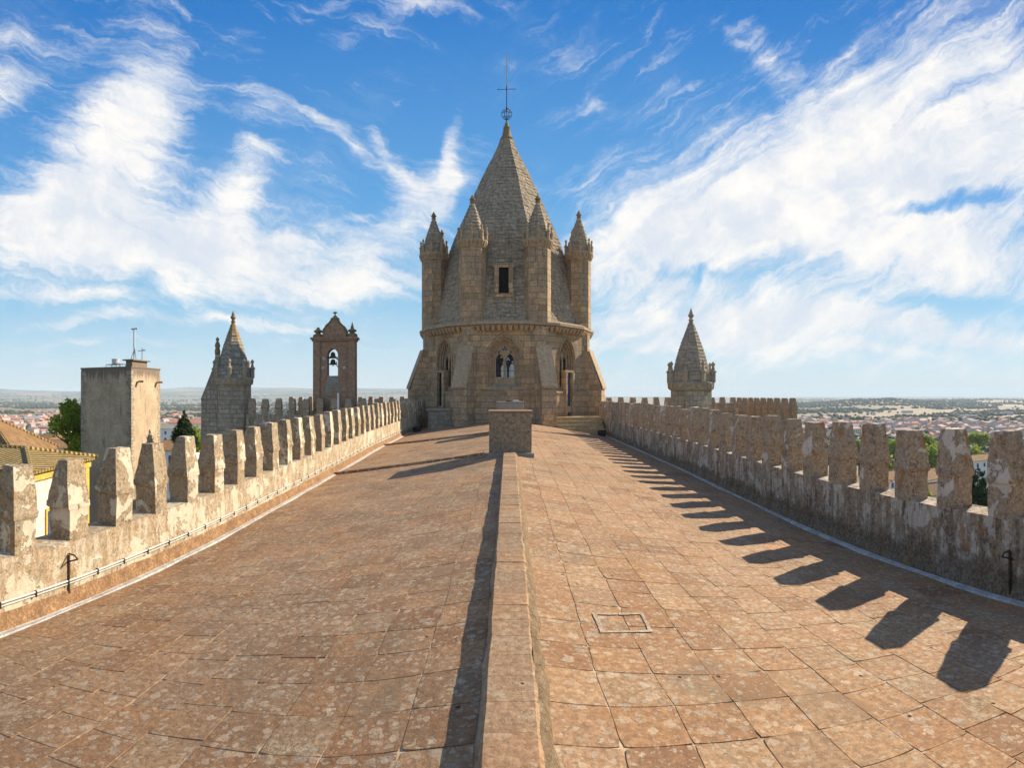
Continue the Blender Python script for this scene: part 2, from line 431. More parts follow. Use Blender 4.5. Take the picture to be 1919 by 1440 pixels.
def roughen(o, cuts=4, amp=.012, freq=5, seed=0.0, keep=None):
    import bmesh
    bm = bmesh.new(); bm.from_mesh(o.data)
    bmesh.ops.remove_doubles(bm, verts=bm.verts, dist=1e-4)
    bmesh.ops.subdivide_edges(bm, edges=bm.edges, cuts=cuts, use_grid_fill=True)
    bm.normal_update()
    for v in bm.verts:
        p = v.co*freq+Vector((seed, seed*2, 0))
        e = max(0, 1-min(f.normal.dot(v.normal) for f in v.link_faces))      # edges wear more
        d = mnoise.noise(p)*amp+mnoise.noise(p*2.7)*amp*.5 - e*amp*(1.2+2*max(0, mnoise.noise(p*1.7)))
        v.co += v.normal*d
    bm.to_mesh(o.data); bm.free()
    o.data.polygons.foreach_set('use_smooth', [True]*len(o.data.polygons))
    try: o.data.set_sharp_from_angle(angle=math.radians(35))
    except Exception: pass
    return o
def world_loc(o):
    p = Vector(o.location)
    while o.parent is not None:
        o = o.parent; p += Vector(o.location)
    return p

def thing(name, label, cat, loc=(0, 0, 0), group=None):
    o = bpy.data.objects.new(name, None); o.location = loc; o.empty_display_size = .2
    link(o); o['label'] = label; o['category'] = cat
    if group: o['group'] = group
    return o
def tag(o, label, cat, group=None):
    o['label'] = label; o['category'] = cat
    if group: o['group'] = group
    return o
def struct(o, label=None, kind='structure'):
    o['kind'] = kind
    if label: o['label'] = label; o['category'] = o.name.split('.')[0].replace('_', ' ')
    return o
def interp(x, xs, ys): return float(np.interp(x, xs, ys))

# ------------------------------------------------------------------ roof terrace
YS_L = [-4, 4.5, 9.36, 19.6, 25.3, 34.7, 46]
XL_ = [5.8, 5.8, 5.72, 6.02, 6.25, 6.5, 6.5]
HL_ = [3.2, 3.137, 2.975, 2.70, 2.56, 2.45, 2.44]
YS_R = [-4, 4.65, 7.15, 10.8, 18.7, 27.3, 46]
XR_ = [6.08, 6.1, 6.15, 6.2, 6.4, 6.5, 6.6]
HR_ = [2.84, 2.85, 2.90, 2.888, 2.787, 2.748, 2.68]
def smooth_interp(y, ys, vs):
    return sum(interp(y+d, ys, vs) for d in (-1.5, -.75, 0, .75, 1.5))/5
def XL(y): return -smooth_interp(y, YS_L, XL_)
def XR(y): return smooth_interp(y, YS_R, XR_)
def ZL(y): return -smooth_interp(y, YS_L, HL_)
def ZR(y): return -smooth_interp(y, YS_R, HR_)
def ZC(y): return -2.0 + .0098*y
def roof_z(x, y):
    if x < 0: f_ = x/XL(y); return ZC(y)*(1-f_)+ZL(y)*f_
    f_ = x/XR(y); return ZC(y)*(1-f_)+ZR(y)*f_
mb = MB()
NX, Y0, Y1, DY = 20, -4.0, 46.0, .5
def roof_zn(x, y):
    w_ = abs(x)/(abs(XL(y)-.1) if x < 0 else XR(y)+.1)*NX
    return roof_z(x, y)+(mnoise.noise(Vector((x*.8, y*.8, 3)))*.022 + mnoise.noise(Vector((x*.25, y*.25, 8)))*.03)*min(1, w_/3)
NY = int((Y1-Y0)/DY)
V = []
for j in range(NY+1):
    y = Y0+j*DY
    for i in range(-NX, NX+1):
        f_ = i/NX
        x = f_*abs(XL(y)-.1) if i < 0 else f_*(XR(y)+.1)
        V.append((x, y, roof_zn(x, y)-.0055))
W = 2*NX+1
mb.add(V, [(j*W+i, j*W+i+1, (j+1)*W+i+1, (j+1)*W+i) for j in range(NY) for i in range(W-1)], 1)
tr_ = random.Random(77)
for side in (-1, 1):
    for ci in range(14):
        xoff = .19
        xa = xoff+ci*.455
        shift = tr_.choice((0, 0, 0, .06, -.05, .2)) if ci > 2 else 0
        for rj in range(int(48/.455)):
            ya = -3.6+rj*.455+shift
            lim = (lambda y: abs(XL(y)) if side < 0 else XR(y))(ya)
            if xa > lim-.12: continue
            xb = min(xa+.455, lim-.1)
            yb = ya+.455
            g = .0024+tr_.random()*.0024
            def J(a, b_):   # shared corner jitter so that joints wander
                return (mnoise.noise(Vector((a*1.3, b_*1.3, side*9)))*.035+mnoise.noise(Vector((a*7, b_*7, side)))*.007,
                        mnoise.noise(Vector((a*1.3, b_*1.3, 30+side)))*.05+mnoise.noise(Vector((a*7, b_*7, 4)))*.008)
            near = yb < 9.5
            n_ = 5 if near else 1
            cor = [(xa, ya, 1, 1), (xb, ya, -1, 1), (xb, yb, -1, -1), (xa, yb, 1, -1)]
            cc = []
            for (a, b_, sx_, sy_) in cor:
                jx, jy = J(round(a, 3), round(b_, 3))
                cc.append(((a+jx+sx_*g), (b_+jy+sy_*g)))
            dz = tr_.uniform(-.001, .0025); tx, ty = tr_.uniform(-.006, .006), tr_.uniform(-.006, .006)
            cxm, cym = (xa+xb)/2, (ya+yb)/2
            ring_ = []
            for q in range(4):
                (ax, ay), (bx_, by_) = cc[q], cc[(q+1) % 4]
                for h_ in range(n_):
                    f_ = h_/n_
                    px_, py_ = ax+(bx_-ax)*f_, ay+(by_-ay)*f_
                    if near:
                        e = (mnoise.noise(Vector((px_*23, py_*23, q*3.3+side)))*.004)
                        if h_ == 0: e += .003+max(0, mnoise.noise(Vector((px_*3, py_*3, 50))))*.014
                        px_ += (cxm-px_)*e/.2; py_ += (cym-py_)*e/.2
                    ring_.append((side*px_, py_))
            def zz(x, y): return roof_zn(x, y)+dz+tx*(abs(x)-cxm)+ty*(y-cym)
            top = [(x, y, zz(x, y)) for x, y in ring_]
            if side < 0: top = top[::-1]
            bot = [(x+(x-side*cxm)*.01, y+(y-cym)*.01, z-.022) for x, y, z in top]
            m0 = len(top); f0 = len(mb.f)
            mb.add(top+bot, [tuple(range(m0))]+[(u, m0+u, m0+(u+1) % m0, (u+1) % m0) for u in range(m0)], 0)
            tn = tr_.random()
            for q in range(f0, len(mb.f)): mb.tone[q] = tn
roof = struct(mb.build('roof_terrace', [M['tiles'], M['joint']]), 'gently pitched terrace roof of square lichened terracotta tiles')
# low transverse joints that throw the two thin shadows across the left slope
for yj, x0, x1 in ((18.35, -.8, 0), (27.5, -.8, 0)):
    mb = MB()
    N = 14
    for k in range(N):
        xa = x0+(XL(yj)+.02-x0)*k/N; xb = x0+(XL(yj)+.02-x0)*(k+1)/N
        za, zb = roof_z(xa, yj), roof_z(xb, yj)
        h = .085
        mb.add([(xa, yj-.1, za-.05), (xb, yj-.1, zb-.05), (xb, yj+.1, zb-.05), (xa, yj+.1, za-.05),
                (xa, yj-.06, za+h), (xb, yj-.06, zb+h), (xb, yj+.06, zb+h), (xa, yj+.06, za+h)],
               [(0, 1, 5, 4), (1, 2, 6, 5), (2, 3, 7, 6), (3, 0, 4, 7), (4, 5, 6, 7)])
    o = mb.build('roof_joint', M['tiles']); struct(o)

# ridge beam
mb = MB()
yy = [-4+i*.31 for i in range(int((17.6+4)/.31)+1)]
for a, b_ in zip(yy[:-1], yy[1:]):
    def prof(y):
        wl = .155+.0015*y; wr = .18+.0015*y
        z = ZC(y)
        t_ = z+.088+mnoise.noise(Vector((0, y*2.1, 0)))*.008
        j1 = mnoise.noise(Vector((5, y*3.3, 0)))*.008; j2 = mnoise.noise(Vector((9, y*3.3, 0)))*.008
        bv = .018+abs(j1)
        return [(-wl-.02, y, z-.12), (-wl+j1, y, t_-bv), (-wl+j1+bv, y, t_), (wr+j2-bv*1.3, y, t_), (wr+j2, y, t_-bv), (wr+.03, y, z-.12)]
    p, q = prof(a), prof(b_-.006)
    dz_ = tr_.uniform(-.004, .005); p = [(x, y, z+dz_) for x, y, z in p]; q = [(x, y, z+dz_+tr_.uniform(-.003, .003)) for x, y, z in q]
    f0 = len(mb.f); mb.add(p+q, [(u, u+1, u+7, u+6) for u in range(5)]+[(0, 5, 4, 3, 2, 1), (6, 7, 8, 9, 10, 11)])
    tn = tr_.random()
    for u in range(f0, len(mb.f)): mb.tone[u] = tn
ridge = tag(mb.build('ridge_beam', M['beam'], loc=(0, 0, -2)), 'long low raised ridge of tiles running from the foreground to the stone block', 'ridge')
mb = MB()
for i in range(120):
    y = -4+i*.18
    if y > 17: break
    def pr(y):
        w0 = .19+.0015*y
        w1 = w0+.04+mnoise.noise(Vector((1, y*2.5, 2)))*.04+mnoise.noise(Vector((1, y*9, 7)))*.03
        return [(w0-.02, y, ZC(y)+.075+mnoise.noise(Vector((4, y*5, 2)))*.015), (w0+.03, y, ZC(y)+.045), (w1+.03, y, roof_z(w1, y)-.01)]
    p, q = pr(y), pr(y+.18)
    mb.add(p+q, [(0, 3, 4, 1), (1, 4, 5, 2)])
mb.build('mortar_fillet', M['mortar'], ridge)

# cement framed patch on right slope
def floor_pt(px, py):
    th = (px-PX0)/F; s_ = (py-PY0)/F
    r = 5.0
    for _ in range(60):
        x, y = r*math.sin(th), r*math.cos(th)
        r += (-roof_z(x, y)/s_-r)*.6
    return x, y
pc = [floor_pt(*p) for p in ((1110, 1150), (1205, 1150), (1224, 1184), (1126, 1186))]
cxy = (sum(p[0] for p in pc)/4, sum(p[1] for p in pc)/4)
mb = MB()
inn = [(p[0]+(cxy[0]-p[0])*.16, p[1]+(cxy[1]-p[1])*.2) for p in pc]
for k in range(4):
    a, b_ = pc[k], pc[(k+1) % 4]; c_, d_ = inn[(k+1) % 4], inn[k]
    for s0 in range(4):
        def L(p, q, s): return (p[0]+(q[0]-p[0])*s+random.uniform(-.006, .006), p[1]+(q[1]-p[1])*s+random.uniform(-.006, .006))
        q4 = [L(a, b_, s0/4), L(a, b_, (s0+1)/4), L(d_, c_, (s0+1)/4), L(d_, c_, s0/4)]
        mb.quad(*[(x, y, roof_zn(x, y)+.009) for x, y in q4])
tag(mb.build('cement_patch', M['white_mortar'], loc=(*cxy, roof_z(*cxy))), 'small square outline of pale cement around one roof tile on the right slope', 'cement patch')

# ------------------------------------------------------------------ parapets
def merlon_mesh(mat, seed, h=1.2, ot=.33):
    """local: x across the wall (inner face at -x side = 0), y along, z up from the sill"""
    r_ = random.Random(seed)
    m_ = MB()
    def rect(ix, ox, hy): return [(ix, -hy), (ox, -hy), (ox, hy), (ix, hy)]
    j = lambda a: r_.uniform(-a, a)
    zl = h*(.42+j(.02)); T = .42; to = ot+j(.02)
    lev = [(0.0, rect(0, T, .19)), (zl-.045, rect(.0+j(.008), T+.01+j(.01), .19+j(.008))), (zl-.02, rect(-.012, T+.045, .212)),
           (zl+.05, rect(-.016, T+.055, .218)), (zl+.075, rect(-.005, T+.03, .208)), (h*.75, rect(.03+j(.01), (T+.03+to)/2, .19+j(.008))),
           (h-.02, rect(.055+j(.012), to, .172+j(.012))), (h+j(.03), rect(.065, to-.012, .163))]
    for (z0, p0), (z1, p1) in zip(lev[:-1], lev[1:]):
        m_.frust(p0, z0, p1, z1, caps=False)
    m_.f.append(tuple(len(m_.v)-4+i for i in range(4))); m_.mi.append(0)
    me = m_.build('merlon', mat)
    # subdivide and roughen so that edges look worn
    import bmesh
    bm = bmesh.new(); bm.from_mesh(me.data)
    bmesh.ops.remove_doubles(bm, verts=bm.verts, dist=1e-4)
    bmesh.ops.subdivide_edges(bm, edges=bm.edges, cuts=4, use_grid_fill=True)
    off = Vector((seed*3.1, seed*1.7, 0))
    bm.normal_update()
    for v in bm.verts:
        p = v.co*7+off
        e = max(0, 1-min(f.normal.dot(v.normal) for f in v.link_faces))
        d = mnoise.noise(p*.8)*.016 + mnoise.noise(p*3)*.009 - e*.02*(.5+2.2*max(0, mnoise.noise(p*.55+Vector((9, 9, 9)))))
        v.co += v.normal*d
        if v.co.z < .01: v.co.z = -.01
    bm.to_mesh(me.data); bm.free()
    me.data.polygons.foreach_set('use_smooth', [True]*len(me.data.polygons))
    try: me.data.set_sharp_from_angle(angle=math.radians(32))
    except Exception: pass
    d = me.data; bpy.data.objects.remove(me)
    return d

def parapet(side, XF, ZF, wall_h, first, pitch, yend, matm, matw, mats, label, skirt_m):
    sgn = side
    root = thing('parapet', label, 'parapet', (XF(5), 5, ZF(5)), 'crenellated parapets of the nave roof')
    T = .5
    m_ = MB(); 
    ys = np.arange(-4, yend+.01, .4)
    rows = []
    for y in ys:
        x = XF(y); zf = ZF(y); n1 = mnoise.noise(Vector((y*1.3, side*5, 0)))*.012
        rows.append([(x, y, zf-.3), (x+sgn*n1, y, zf+wall_h*.5), (x+sgn*.005, y, zf+wall_h), (x+sgn*T, y, zf+wall_h+.0), (x+sgn*T, y, -9), ])
    for a, b_ in zip(rows[:-1], rows[1:]):
        for k in range(4):
            if sgn > 0: m_.quad(a[k], b_[k], b_[k+1], a[k+1])
            else: m_.quad(a[k], a[k+1], b_[k+1], b_[k])
    a = rows[-1]; m_.quad(*a)
    a = rows[0]; m_.quad(*a)
    m_.build('wall', matw, root)
    # skirt
    m_ = MB(); fl = MB()
    for y0, y1 in zip(ys[:-1], ys[1:]):
        def pr(y):
            x = XF(y); zf = ZF(y); j = mnoise.noise(Vector((y*2, 3, side)))*.015
            return (x-sgn*.01, y, zf+.27+j*2), (x-sgn*(.07+j), y, zf+.06), (x-sgn*.085, y, zf+.055), (x-sgn*(.155+j), y, roof_z(x-sgn*.155, y)+.03), (x-sgn*(.175+j), y, roof_z(x-sgn*.17, y)-.03)
        p, q = pr(y0), pr(y1)
        def qd(mm, a, b_, c, d):
            mm.quad(a, b_, c, d) if sgn < 0 else mm.quad(d, c, b_, a)
        qd(m_, p[0], p[1], q[1], q[0])
        qd(fl, p[1], p[2], q[2], q[1]); qd(fl, p[2], p[3], q[3], q[2]); qd(fl, p[3], p[4], q[4], q[3])
    m_.build('mortar_skirt', skirt_m, root)
    fl.build('flashing', M['flashing'], root)
    # merlons
    protos = [merlon_mesh(matm, 3+k+int(side > 0)*20, ot=.345 if side > 0 else .27) for k in range(11)]
    y = first; n = 0
    while y < yend-.3:
        x = XF(y)
        o = bpy.data.objects.new('merlon', protos[(n*7+int(n/4)) % 11]); link(o)
        o.parent = root
        rr = random.Random(n*7+side)
        o.location = Vector((x, y, ZF(y)+wall_h-.004)) - world_loc(root)
        tang = math.atan2(XF(y+.3)-XF(y-.3), .6)
        o.rotation_euler = (rr.uniform(-.022, .022), rr.uniform(-.02, .02), -tang+rr.uniform(-.04, .04))
        o.scale = (sgn*(1+rr.uniform(-.03, .03)), 1+rr.uniform(-.08, .07), 1+rr.uniform(-.045, .035))
        y += pitch; n += 1
    return root
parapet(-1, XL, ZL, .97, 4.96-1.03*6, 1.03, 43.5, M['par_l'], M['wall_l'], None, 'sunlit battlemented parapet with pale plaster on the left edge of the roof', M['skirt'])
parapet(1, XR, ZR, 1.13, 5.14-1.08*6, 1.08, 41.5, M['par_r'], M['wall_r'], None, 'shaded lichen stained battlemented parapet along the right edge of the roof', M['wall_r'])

# conduits on the left wall
root = thing('conduit_run', 'pair of pale conduits clipped along the foot of the left parapet', 'conduit', (XL(5), 5, ZL(5)+.3))
for dz, rr_ in ((.42, .015), (.375, .009)):
    m_ = MB(); m_.tube([(XL(y)+.045, y, ZL(y)+dz+mnoise.noise(Vector((y*.7, dz*9, 0)))*.012) for y in np.arange(-3.5, 40, .5)], rr_, 6)
    m_.build('pipe', M['pipe'], root, smooth=True)
m_ = MB(); m_.box(-.02, .024, -.012, .012, -.04, .042); clip = m_.build('clip', M['black'], None).data
bpy.data.objects.remove(bpy.data.objects['clip'])
for k in range(60):
    y = 2.0+k*.62
    o = bpy.data.objects.new('clip', clip); link(o); o.parent = root
    o.location = Vector((XL(y)+.04, y, ZL(y)+.395)) - world_loc(root)

# iron stands near the two walls
def stand(px, py, ptop, label, arm):
    x, y = floor_pt(px, py)
    r = math.hypot(x, y); ztop = -(ptop-PY0)/F*r
    z0 = roof_z(x, y)
    root = thing('iron_stand', label, 'iron stand', (x, y, z0))
    m_ = MB(); m_.box(x-.016, x+.016, y-.016, y+.016, z0-.02, ztop+.02); m_.box(x-.06, x+.06, y-.06, y+.06, z0, z0+.012)
    m_.build('post', M['rust'], root)
    m_ = MB(); s = arm
    m_.tube([(x+s*.20, y-.02, ztop-.0), (x+s*.02, y-.03, ztop-.07), (x-s*.18, y-.05, ztop-.15), (x-s*.36, y-.04, ztop-.09), (x-s*.39, y-.04, ztop-.01)], .012, 5)  # outer half of the arm is shaped after its cast shadow
    m_.build('arm_and_shadow', M['rust'], root)
    m_ = MB(); m_.tube([(x+s*.20, y-.02, ztop+.0), (x+s*.12, y, ztop+.035), (x, y, ztop+.04)], .012, 5)
    m_.build('hook', M['rust'], root)
stand(129, 1140, 1043, 'thin rusty iron stand with hooked arm and its modelled shadow in front of the left parapet', 1)
stand(1893, 1127, 1037, 'thin dark iron stand with hooked arm and its modelled shadow in front of the right parapet', -1)

# blocks on the ridge
def ridge_block(name, label, x0, x1, y0, dep, ztop, mat, capm, capw):
    z0 = min(roof_z(x0, y0), roof_z(x1, y0+dep))-.15
    root = thing(name, label, 'block', ((x0+x1)/2, y0+dep/2, z0+.15), 'cement blocks on the ridge')
    m_ = MB(); m_.box(x0, x1, y0, y0+dep, z0, ztop)
    roughen(m_.build('body', mat, root), 14, .012, 4)
    m_ = MB(); m_.box(x0-capw, x1+capw, y0-capw, y0+dep+capw, ztop+.001, ztop+.05)
    roughen(m_.build('cap', capm, root), 10, .006, 6)
    return root
r1 = ridge_block('ridge_block', 'big speckled brown cement block at the end of the ridge beam', -.63, .71, 17.55, 1.25, -.52, M['block'], M['cap'], .03)
m_ = MB(); m_.box(-.70, .78, 17.40, 17.549, ZC(17.5)-.35, ZC(17.5)+.035); m_.build('plinth', M['grey_cement'], r1)
r2 = ridge_block('ridge_block', 'smaller pale grey cement block just behind the big brown block', -.61, .70, 27.0, 1.2, -.34, M['grey_cement'], M['grey_cement'], .02)
m_ = MB(); m_.box(-.15, .12, 27.2, 27.6, -.285, -.235); m_.box(.2, .46, 27.1, 27.5, -.285, -.215, mi=1)
m_.build('fitting', [M['iron'], M['white']], r2)

# ------------------------------------------------------------------ arch helpers
def arch(hw, z0, zs, zt, n=10):
    """pointed arch outline, counter clockwise, from bottom left: (x,z)"""
    pts = [(-hw, z0), (hw, z0)]
    H = zt-zs
    R = (hw*hw+H*H)/(2*hw)
    cx = hw-R
    a1 = math.atan2(H, -cx)
    for i in range(n+1):
        a = a1*i/n
        pts.append((cx+R*math.cos(a), zs+R*math.sin(a)))
    L = [(-x, z) for x, z in pts[2:-1]][::-1]
    return pts+L
def circle(cx, cz, r, n=12): return [(cx+r*math.cos(2*PI*i/n), cz+r*math.sin(2*PI*i/n)) for i in range(n)]
def plate(m_, outer, holes, y0, y1, mat, mi=0):
    """plate in local xz between depths y0 (front, outward) and y1 (back), with holes"""
    loops = [[Vector((x, z, 0)) for x, z in outer]] + [[Vector((x, z, 0)) for x, z in h] for h in holes]
    tri = tessellate_polygon(loops)
    flat = [p for l in loops for p in l]
    vf = [(p.x, y0, p.y) for p in flat]; n = len(flat)
    vb = [(p.x, y1, p.y) for p in flat]
    faces = []
    for a, b_, c in tri:
        A, B, C = flat[a], flat[b_], flat[c]
        cr = (B-A).cross(C-A).z
        # the front faces +y (outward): seen from outside, x runs to the left
        f_ = (a, b_, c) if cr < 0 else (a, c, b_)
        faces.append(f_); faces.append(tuple(n+i for i in (f_[0], f_[2], f_[1])))
    k0 = 0
    for li, l in enumerate(loops):
        k = len(l)
        for i in range(k):
            j = (i+1) % k
            faces.append((k0+i, k0+j, n+k0+j, n+k0+i))
        k0 += k
    m_.add(vf+vb, faces, mi, mat)
def ring(m_, o_, i_, y, yb, mat, mi=0):
    """face between outlines o_ and i_ at depth y, and the reveal of i_ back to yb"""
    n = len(o_)
    v = [(x, y, z) for x, z in o_]+[(x, y, z) for x, z in i_]+[(x, yb, z) for x, z in i_]
    f = []
    for k in range(n):
        j = (k+1) % n
        f.append((k, n+k, n+j, j)); f.append((n+k, 2*n+k, 2*n+j, n+j))
    m_.add(v, f, mi, mat)

# ------------------------------------------------------------------ lantern tower
TX, TY = -.19, 45.0
ROT = math.radians(-1.0)
A_ = 6.28                         # apothem of the drum
HWF = A_*math.tan(PI/8)
ZB, ZT = -2.6, 4.7
tower = thing('lantern_tower', 'great octagonal stone tower with scaled spire and ring of turrets ending the roof', 'tower', (TX, TY, -1.7))
def facet_m(k):
    """local x right as seen by someone inside looking out? y outward, z up"""
    a = ROT-PI/2+k*PI/4
    return Matrix.Translation((TX, TY, 0)) @ Matrix.Rotation(a-PI/2, 4, 'Z') @ Matrix.Translation((0, A_, 0))
wall = MB()
WIN = (0, 1, 7, 3, 4, 5)
for k in range(8):
    mt = facet_m(k)
    sx_ = 1.0 if k in (0, 4) else .72
    outer = [(-HWF/sx_, ZB), (HWF/sx_, ZB), (HWF/sx_, ZT), (-HWF/sx_, ZT)]
    mt = mt @ Matrix.Diagonal((sx_, 1, 1, 1))
    if k in WIN:
        ar = arch(1.2, .62, 2.5, 4.2)
        plate(wall, outer, [ar], 0, -.2, mt)
        rings = [(1.2, .62, 2.5, 4.2), (1.04, .68, 2.5, 4.02), (.90, .74, 2.5, 3.86), (.76, .80, 2.5, 3.7)]
        for i in range(3):
            d0 = -.2 if i == 0 else -.2-.15*i
            ring(wall, arch(*rings[i]), arch(*rings[i+1]), -.1-.14*i-.02, -.1-.14*(i+1)-.02 if i < 2 else -.62, mt)
        # roll mouldings
        if k in (0, 1, 7):
            for i in range(4):
                oc = arch(rings[i][0]-.035, rings[i][1], 2.5, rings[i][3]-.04)
                pts = [mt @ Vector((x, -.03-.14*i if i else -.01, z)) for x, z in oc[1:]+oc[:1]]
                wall.tube(pts, .045, 6)
            hood = arch(1.30, .9, 2.5, 4.36)
            pts = [mt @ Vector((x, .02, z)) for x, z in hood[1:]+hood[:1]]
            wall.tube(pts, .05, 6)
        # inner wall sheet
        plate(wall, [(x*.93, z) for x, z in outer], [arch(.76, .80, 2.5, 3.7)], -.62, -.95, mt)
    else:
        plate(wall, outer, [], 0, -.9, mt)
wall.lathe([(5.7, ZT-.3), (5.7, ZT-.1)], 8, TX, TY, ROT-PI/2+PI/8)       # closes the drum above
wall.build('drum_wall', M['ashlar'], tower)

# windows with tracery
for k in WIN:
    mt = facet_m(k) @ Matrix.Diagonal((1.0 if k in (0, 4) else .72, 1, 1, 1))
    m_ = MB()
    l1 = [(x-.36, z) for x, z in arch(.265, 1.3, 2.45, 2.92, 6)]
    l2 = [(x+.36, z) for x, z in arch(.265, 1.3, 2.45, 2.92, 6)]
    tre = [circle(0, 3.29+.10, .085, 8), circle(-.095, 3.29-.06, .085, 8), circle(.095, 3.29-.06, .085, 8)]
    s1 = [(-.52, 2.93), (-.32, 3.02), (-.40, 3.24)]; s2 = [(.52, 2.93), (.40, 3.24), (.32, 3.02)]
    out_ = arch(.78, .85, 2.5, 3.72)
    plate(m_, out_, [l1, l2, *tre, s1, s2], -.45, -.6, mt)
    if k in (0, 1, 7):
        for cx in (-.36, .36):
            oc = [(x+cx, z) for x, z in arch(.30, 1.25, 2.45, 2.97, 6)]
            m_.tube([mt @ Vector((x, -.44, z)) for x, z in oc[1:]+oc[:1]], .035, 5)
        m_.tube([mt @ Vector((x, -.44, z)) for x, z in circle(0, 3.27, .27, 14)+[(.27, 3.27)]], .035, 5)
        m_.tube([mt @ Vector((0, -.42, z)) for z in (.9, 2.5)], .07, 6)
    wn = m_.build('window', M['carved'], tower)
    if k in (0, 1, 7):
        sh = MB()      # sloping sill
        sh.add([(-.95, .16, .30), (.95, .16, .30), (.78, -.46, .88), (-.78, -.46, .88), (-.95, -.1, .30), (.95, -.1, .30)],
               [(1, 0, 3, 2), (0, 4, 3), (1, 2, 5)], 0, mt)
        sh.build('sill', M['grey_carved'], wn)
        for idx, (poly, gm) in enumerate(((l1, 'glass'), (l2, 'glass'), (s1, 'glass_red'), (s2, 'glass_green'), (tre[0], 'glass_blue'), (tre[1], 'glass_red'), (tre[2], 'glass_blue'))):
            g = MB(); plate(g, [(x*1.0, z) for x, z in poly], [], -.53, -.535, mt); g.build('pane', M[gm], wn)
        g = MB(); plate(g, circle(.27, 2.72, .075, 10), [], -.50, -.505, mt); g.build('pane', M['glass_yellow'], wn)
        g = MB()
        for zz in (1.72, 2.45):
            g.box(-.62, .62, -.53, -.5, zz, zz+.035, mat=mt)
        for xx in (-.36, .36): g.box(xx-.012, xx+.012, -.53, -.5, 1.3, 2.85, mat=mt)
        g.build('lead_bar', M['dark'], wn)

# vertex piers, buttresses
def vdir(k): a = ROT-PI/2+PI/8+k*PI/4; return Vector((math.cos(a), math.sin(a), 0)), a
pier = MB()
for k in range(8):
    d, a = vdir(k)
    c = Vector((TX, TY, 0))+d*6.05
    pier.lathe([(.80, ZB), (.80, ZT+.05)], 8, c.x, c.y, a+PI/8)
pier.build('pier', M['ashlar'], tower)
for k in range(8):
    d, a = vdir(k)
    mt = Matrix.Translation((TX, TY, 0)) @ Matrix.Rotation(a-PI/2, 4, 'Z')
    bt = MB(); hw = .54; R0, R1 = 6.4, 8.0
    zt, zl = 3.35, .55
    v = [(-hw, R0, ZB), (hw, R0, ZB), (hw, R1-.06, ZB), (-hw, R1-.06, ZB), (-hw, R0, zt), (hw, R0, zt), (hw, R0+.62, zt), (-hw, R0+.62, zt), (hw, R1-.06, zl), (-hw, R1-.06, zl)]
    bt.add(v, [(0, 3, 9, 7, 4), (1, 5, 6, 8, 2), (3, 2, 8, 9), (9, 8, 6, 7), (4, 7, 6, 5), (0, 4, 5, 1)])
    bt.f = bt.f; 
    # coping slab and drip
    R6 = R0+.60
    cp = MB()
    cp.add([(-hw-.05, R6-.03, zt+.02), (hw+.05, R6-.03, zt+.02), (hw+.05, R1+.05, zl-.03), (-hw-.05, R1+.05, zl-.03),
            (-hw-.05, R6-.03, zt+.16), (hw+.05, R6-.03, zt+.16), (hw+.05, R1+.05, zl+.1), (-hw-.05, R1+.05, zl+.1)],
           [(0, 3, 2, 1), (4, 5, 6, 7), (0, 1, 5, 4), (3, 7, 6, 2), (0, 4, 7, 3), (1, 2, 6, 5)])
    bt.v = [tuple(mt @ Vector(p)) for p in bt.v]; cp.v = [tuple(mt @ Vector(p)) for p in cp.v]
    b_o = bt.build('buttress', M['ashlar'], tower)
    cp.build('coping', M['carved'], b_o)

# string course and plinth round the drum
m_ = MB()
for k in range(8):
    mt = facet_m(k)
    if k in (1, 7):
        for x0, x1 in ((-HWF, -.43), (.55, HWF)):
            m_.box(x0, x1, -.05, .30, ZB, .18, mat=mt); m_.box(x0, x1, -.05, .36, .18, .27, mat=mt)
            m_.frust([(x0, -.05), (x1, -.05), (x1, .36), (x0, .36)], .27, [(x0, -.05), (x1, -.05), (x1, .03), (x0, .03)], .42, mat=mt)
    else:
        m_.box(-HWF, HWF, -.05, .22, ZB, .18, mat=mt); m_.box(-HWF, HWF, -.05, .30, .18, .27, mat=mt)
        m_.frust([(-HWF, -.05), (HWF, -.05), (HWF, .30), (-HWF, .30)], .27, [(-HWF, -.05), (HWF, -.05), (HWF, .03), (-HWF, .03)], .42, mat=mt)
m_.build('plinth', M['ashlar'], tower)
# door on one diagonal face, near-black panel as slot shade on the other
for k, dm in ((1, 'door'), (7, 'dark')):
    mt = facet_m(k)
    m_ = MB(); m_.box(-.44, -.20, -.05, .42, ZB, 1.66, mat=mt); m_.box(.36, .56, -.05, .42, ZB, 1.66, mat=mt); m_.box(-.44, .56, -.05, .36, 1.66, 1.84, mat=mt)
    fr = m_.build('door_frame', M['ashlar'], tower)
    m_ = MB(); m_.box(-.20, .36, .12, .17, -.75, 1.66, mat=mt)
    for xx in (-.06, .08, .22): m_.box(xx-.006, xx+.006, .17, .182, -.7, 1.62, mat=mt)
    m_.build('door', M[dm], fr)  # on k=7 this is the near-black panel standing in for slot shade
    m_ = MB(); m_.box(-.20, .36, -.04, .3, -1.2, -.75, mat=mt); m_.build('threshold', M['carved'], fr)

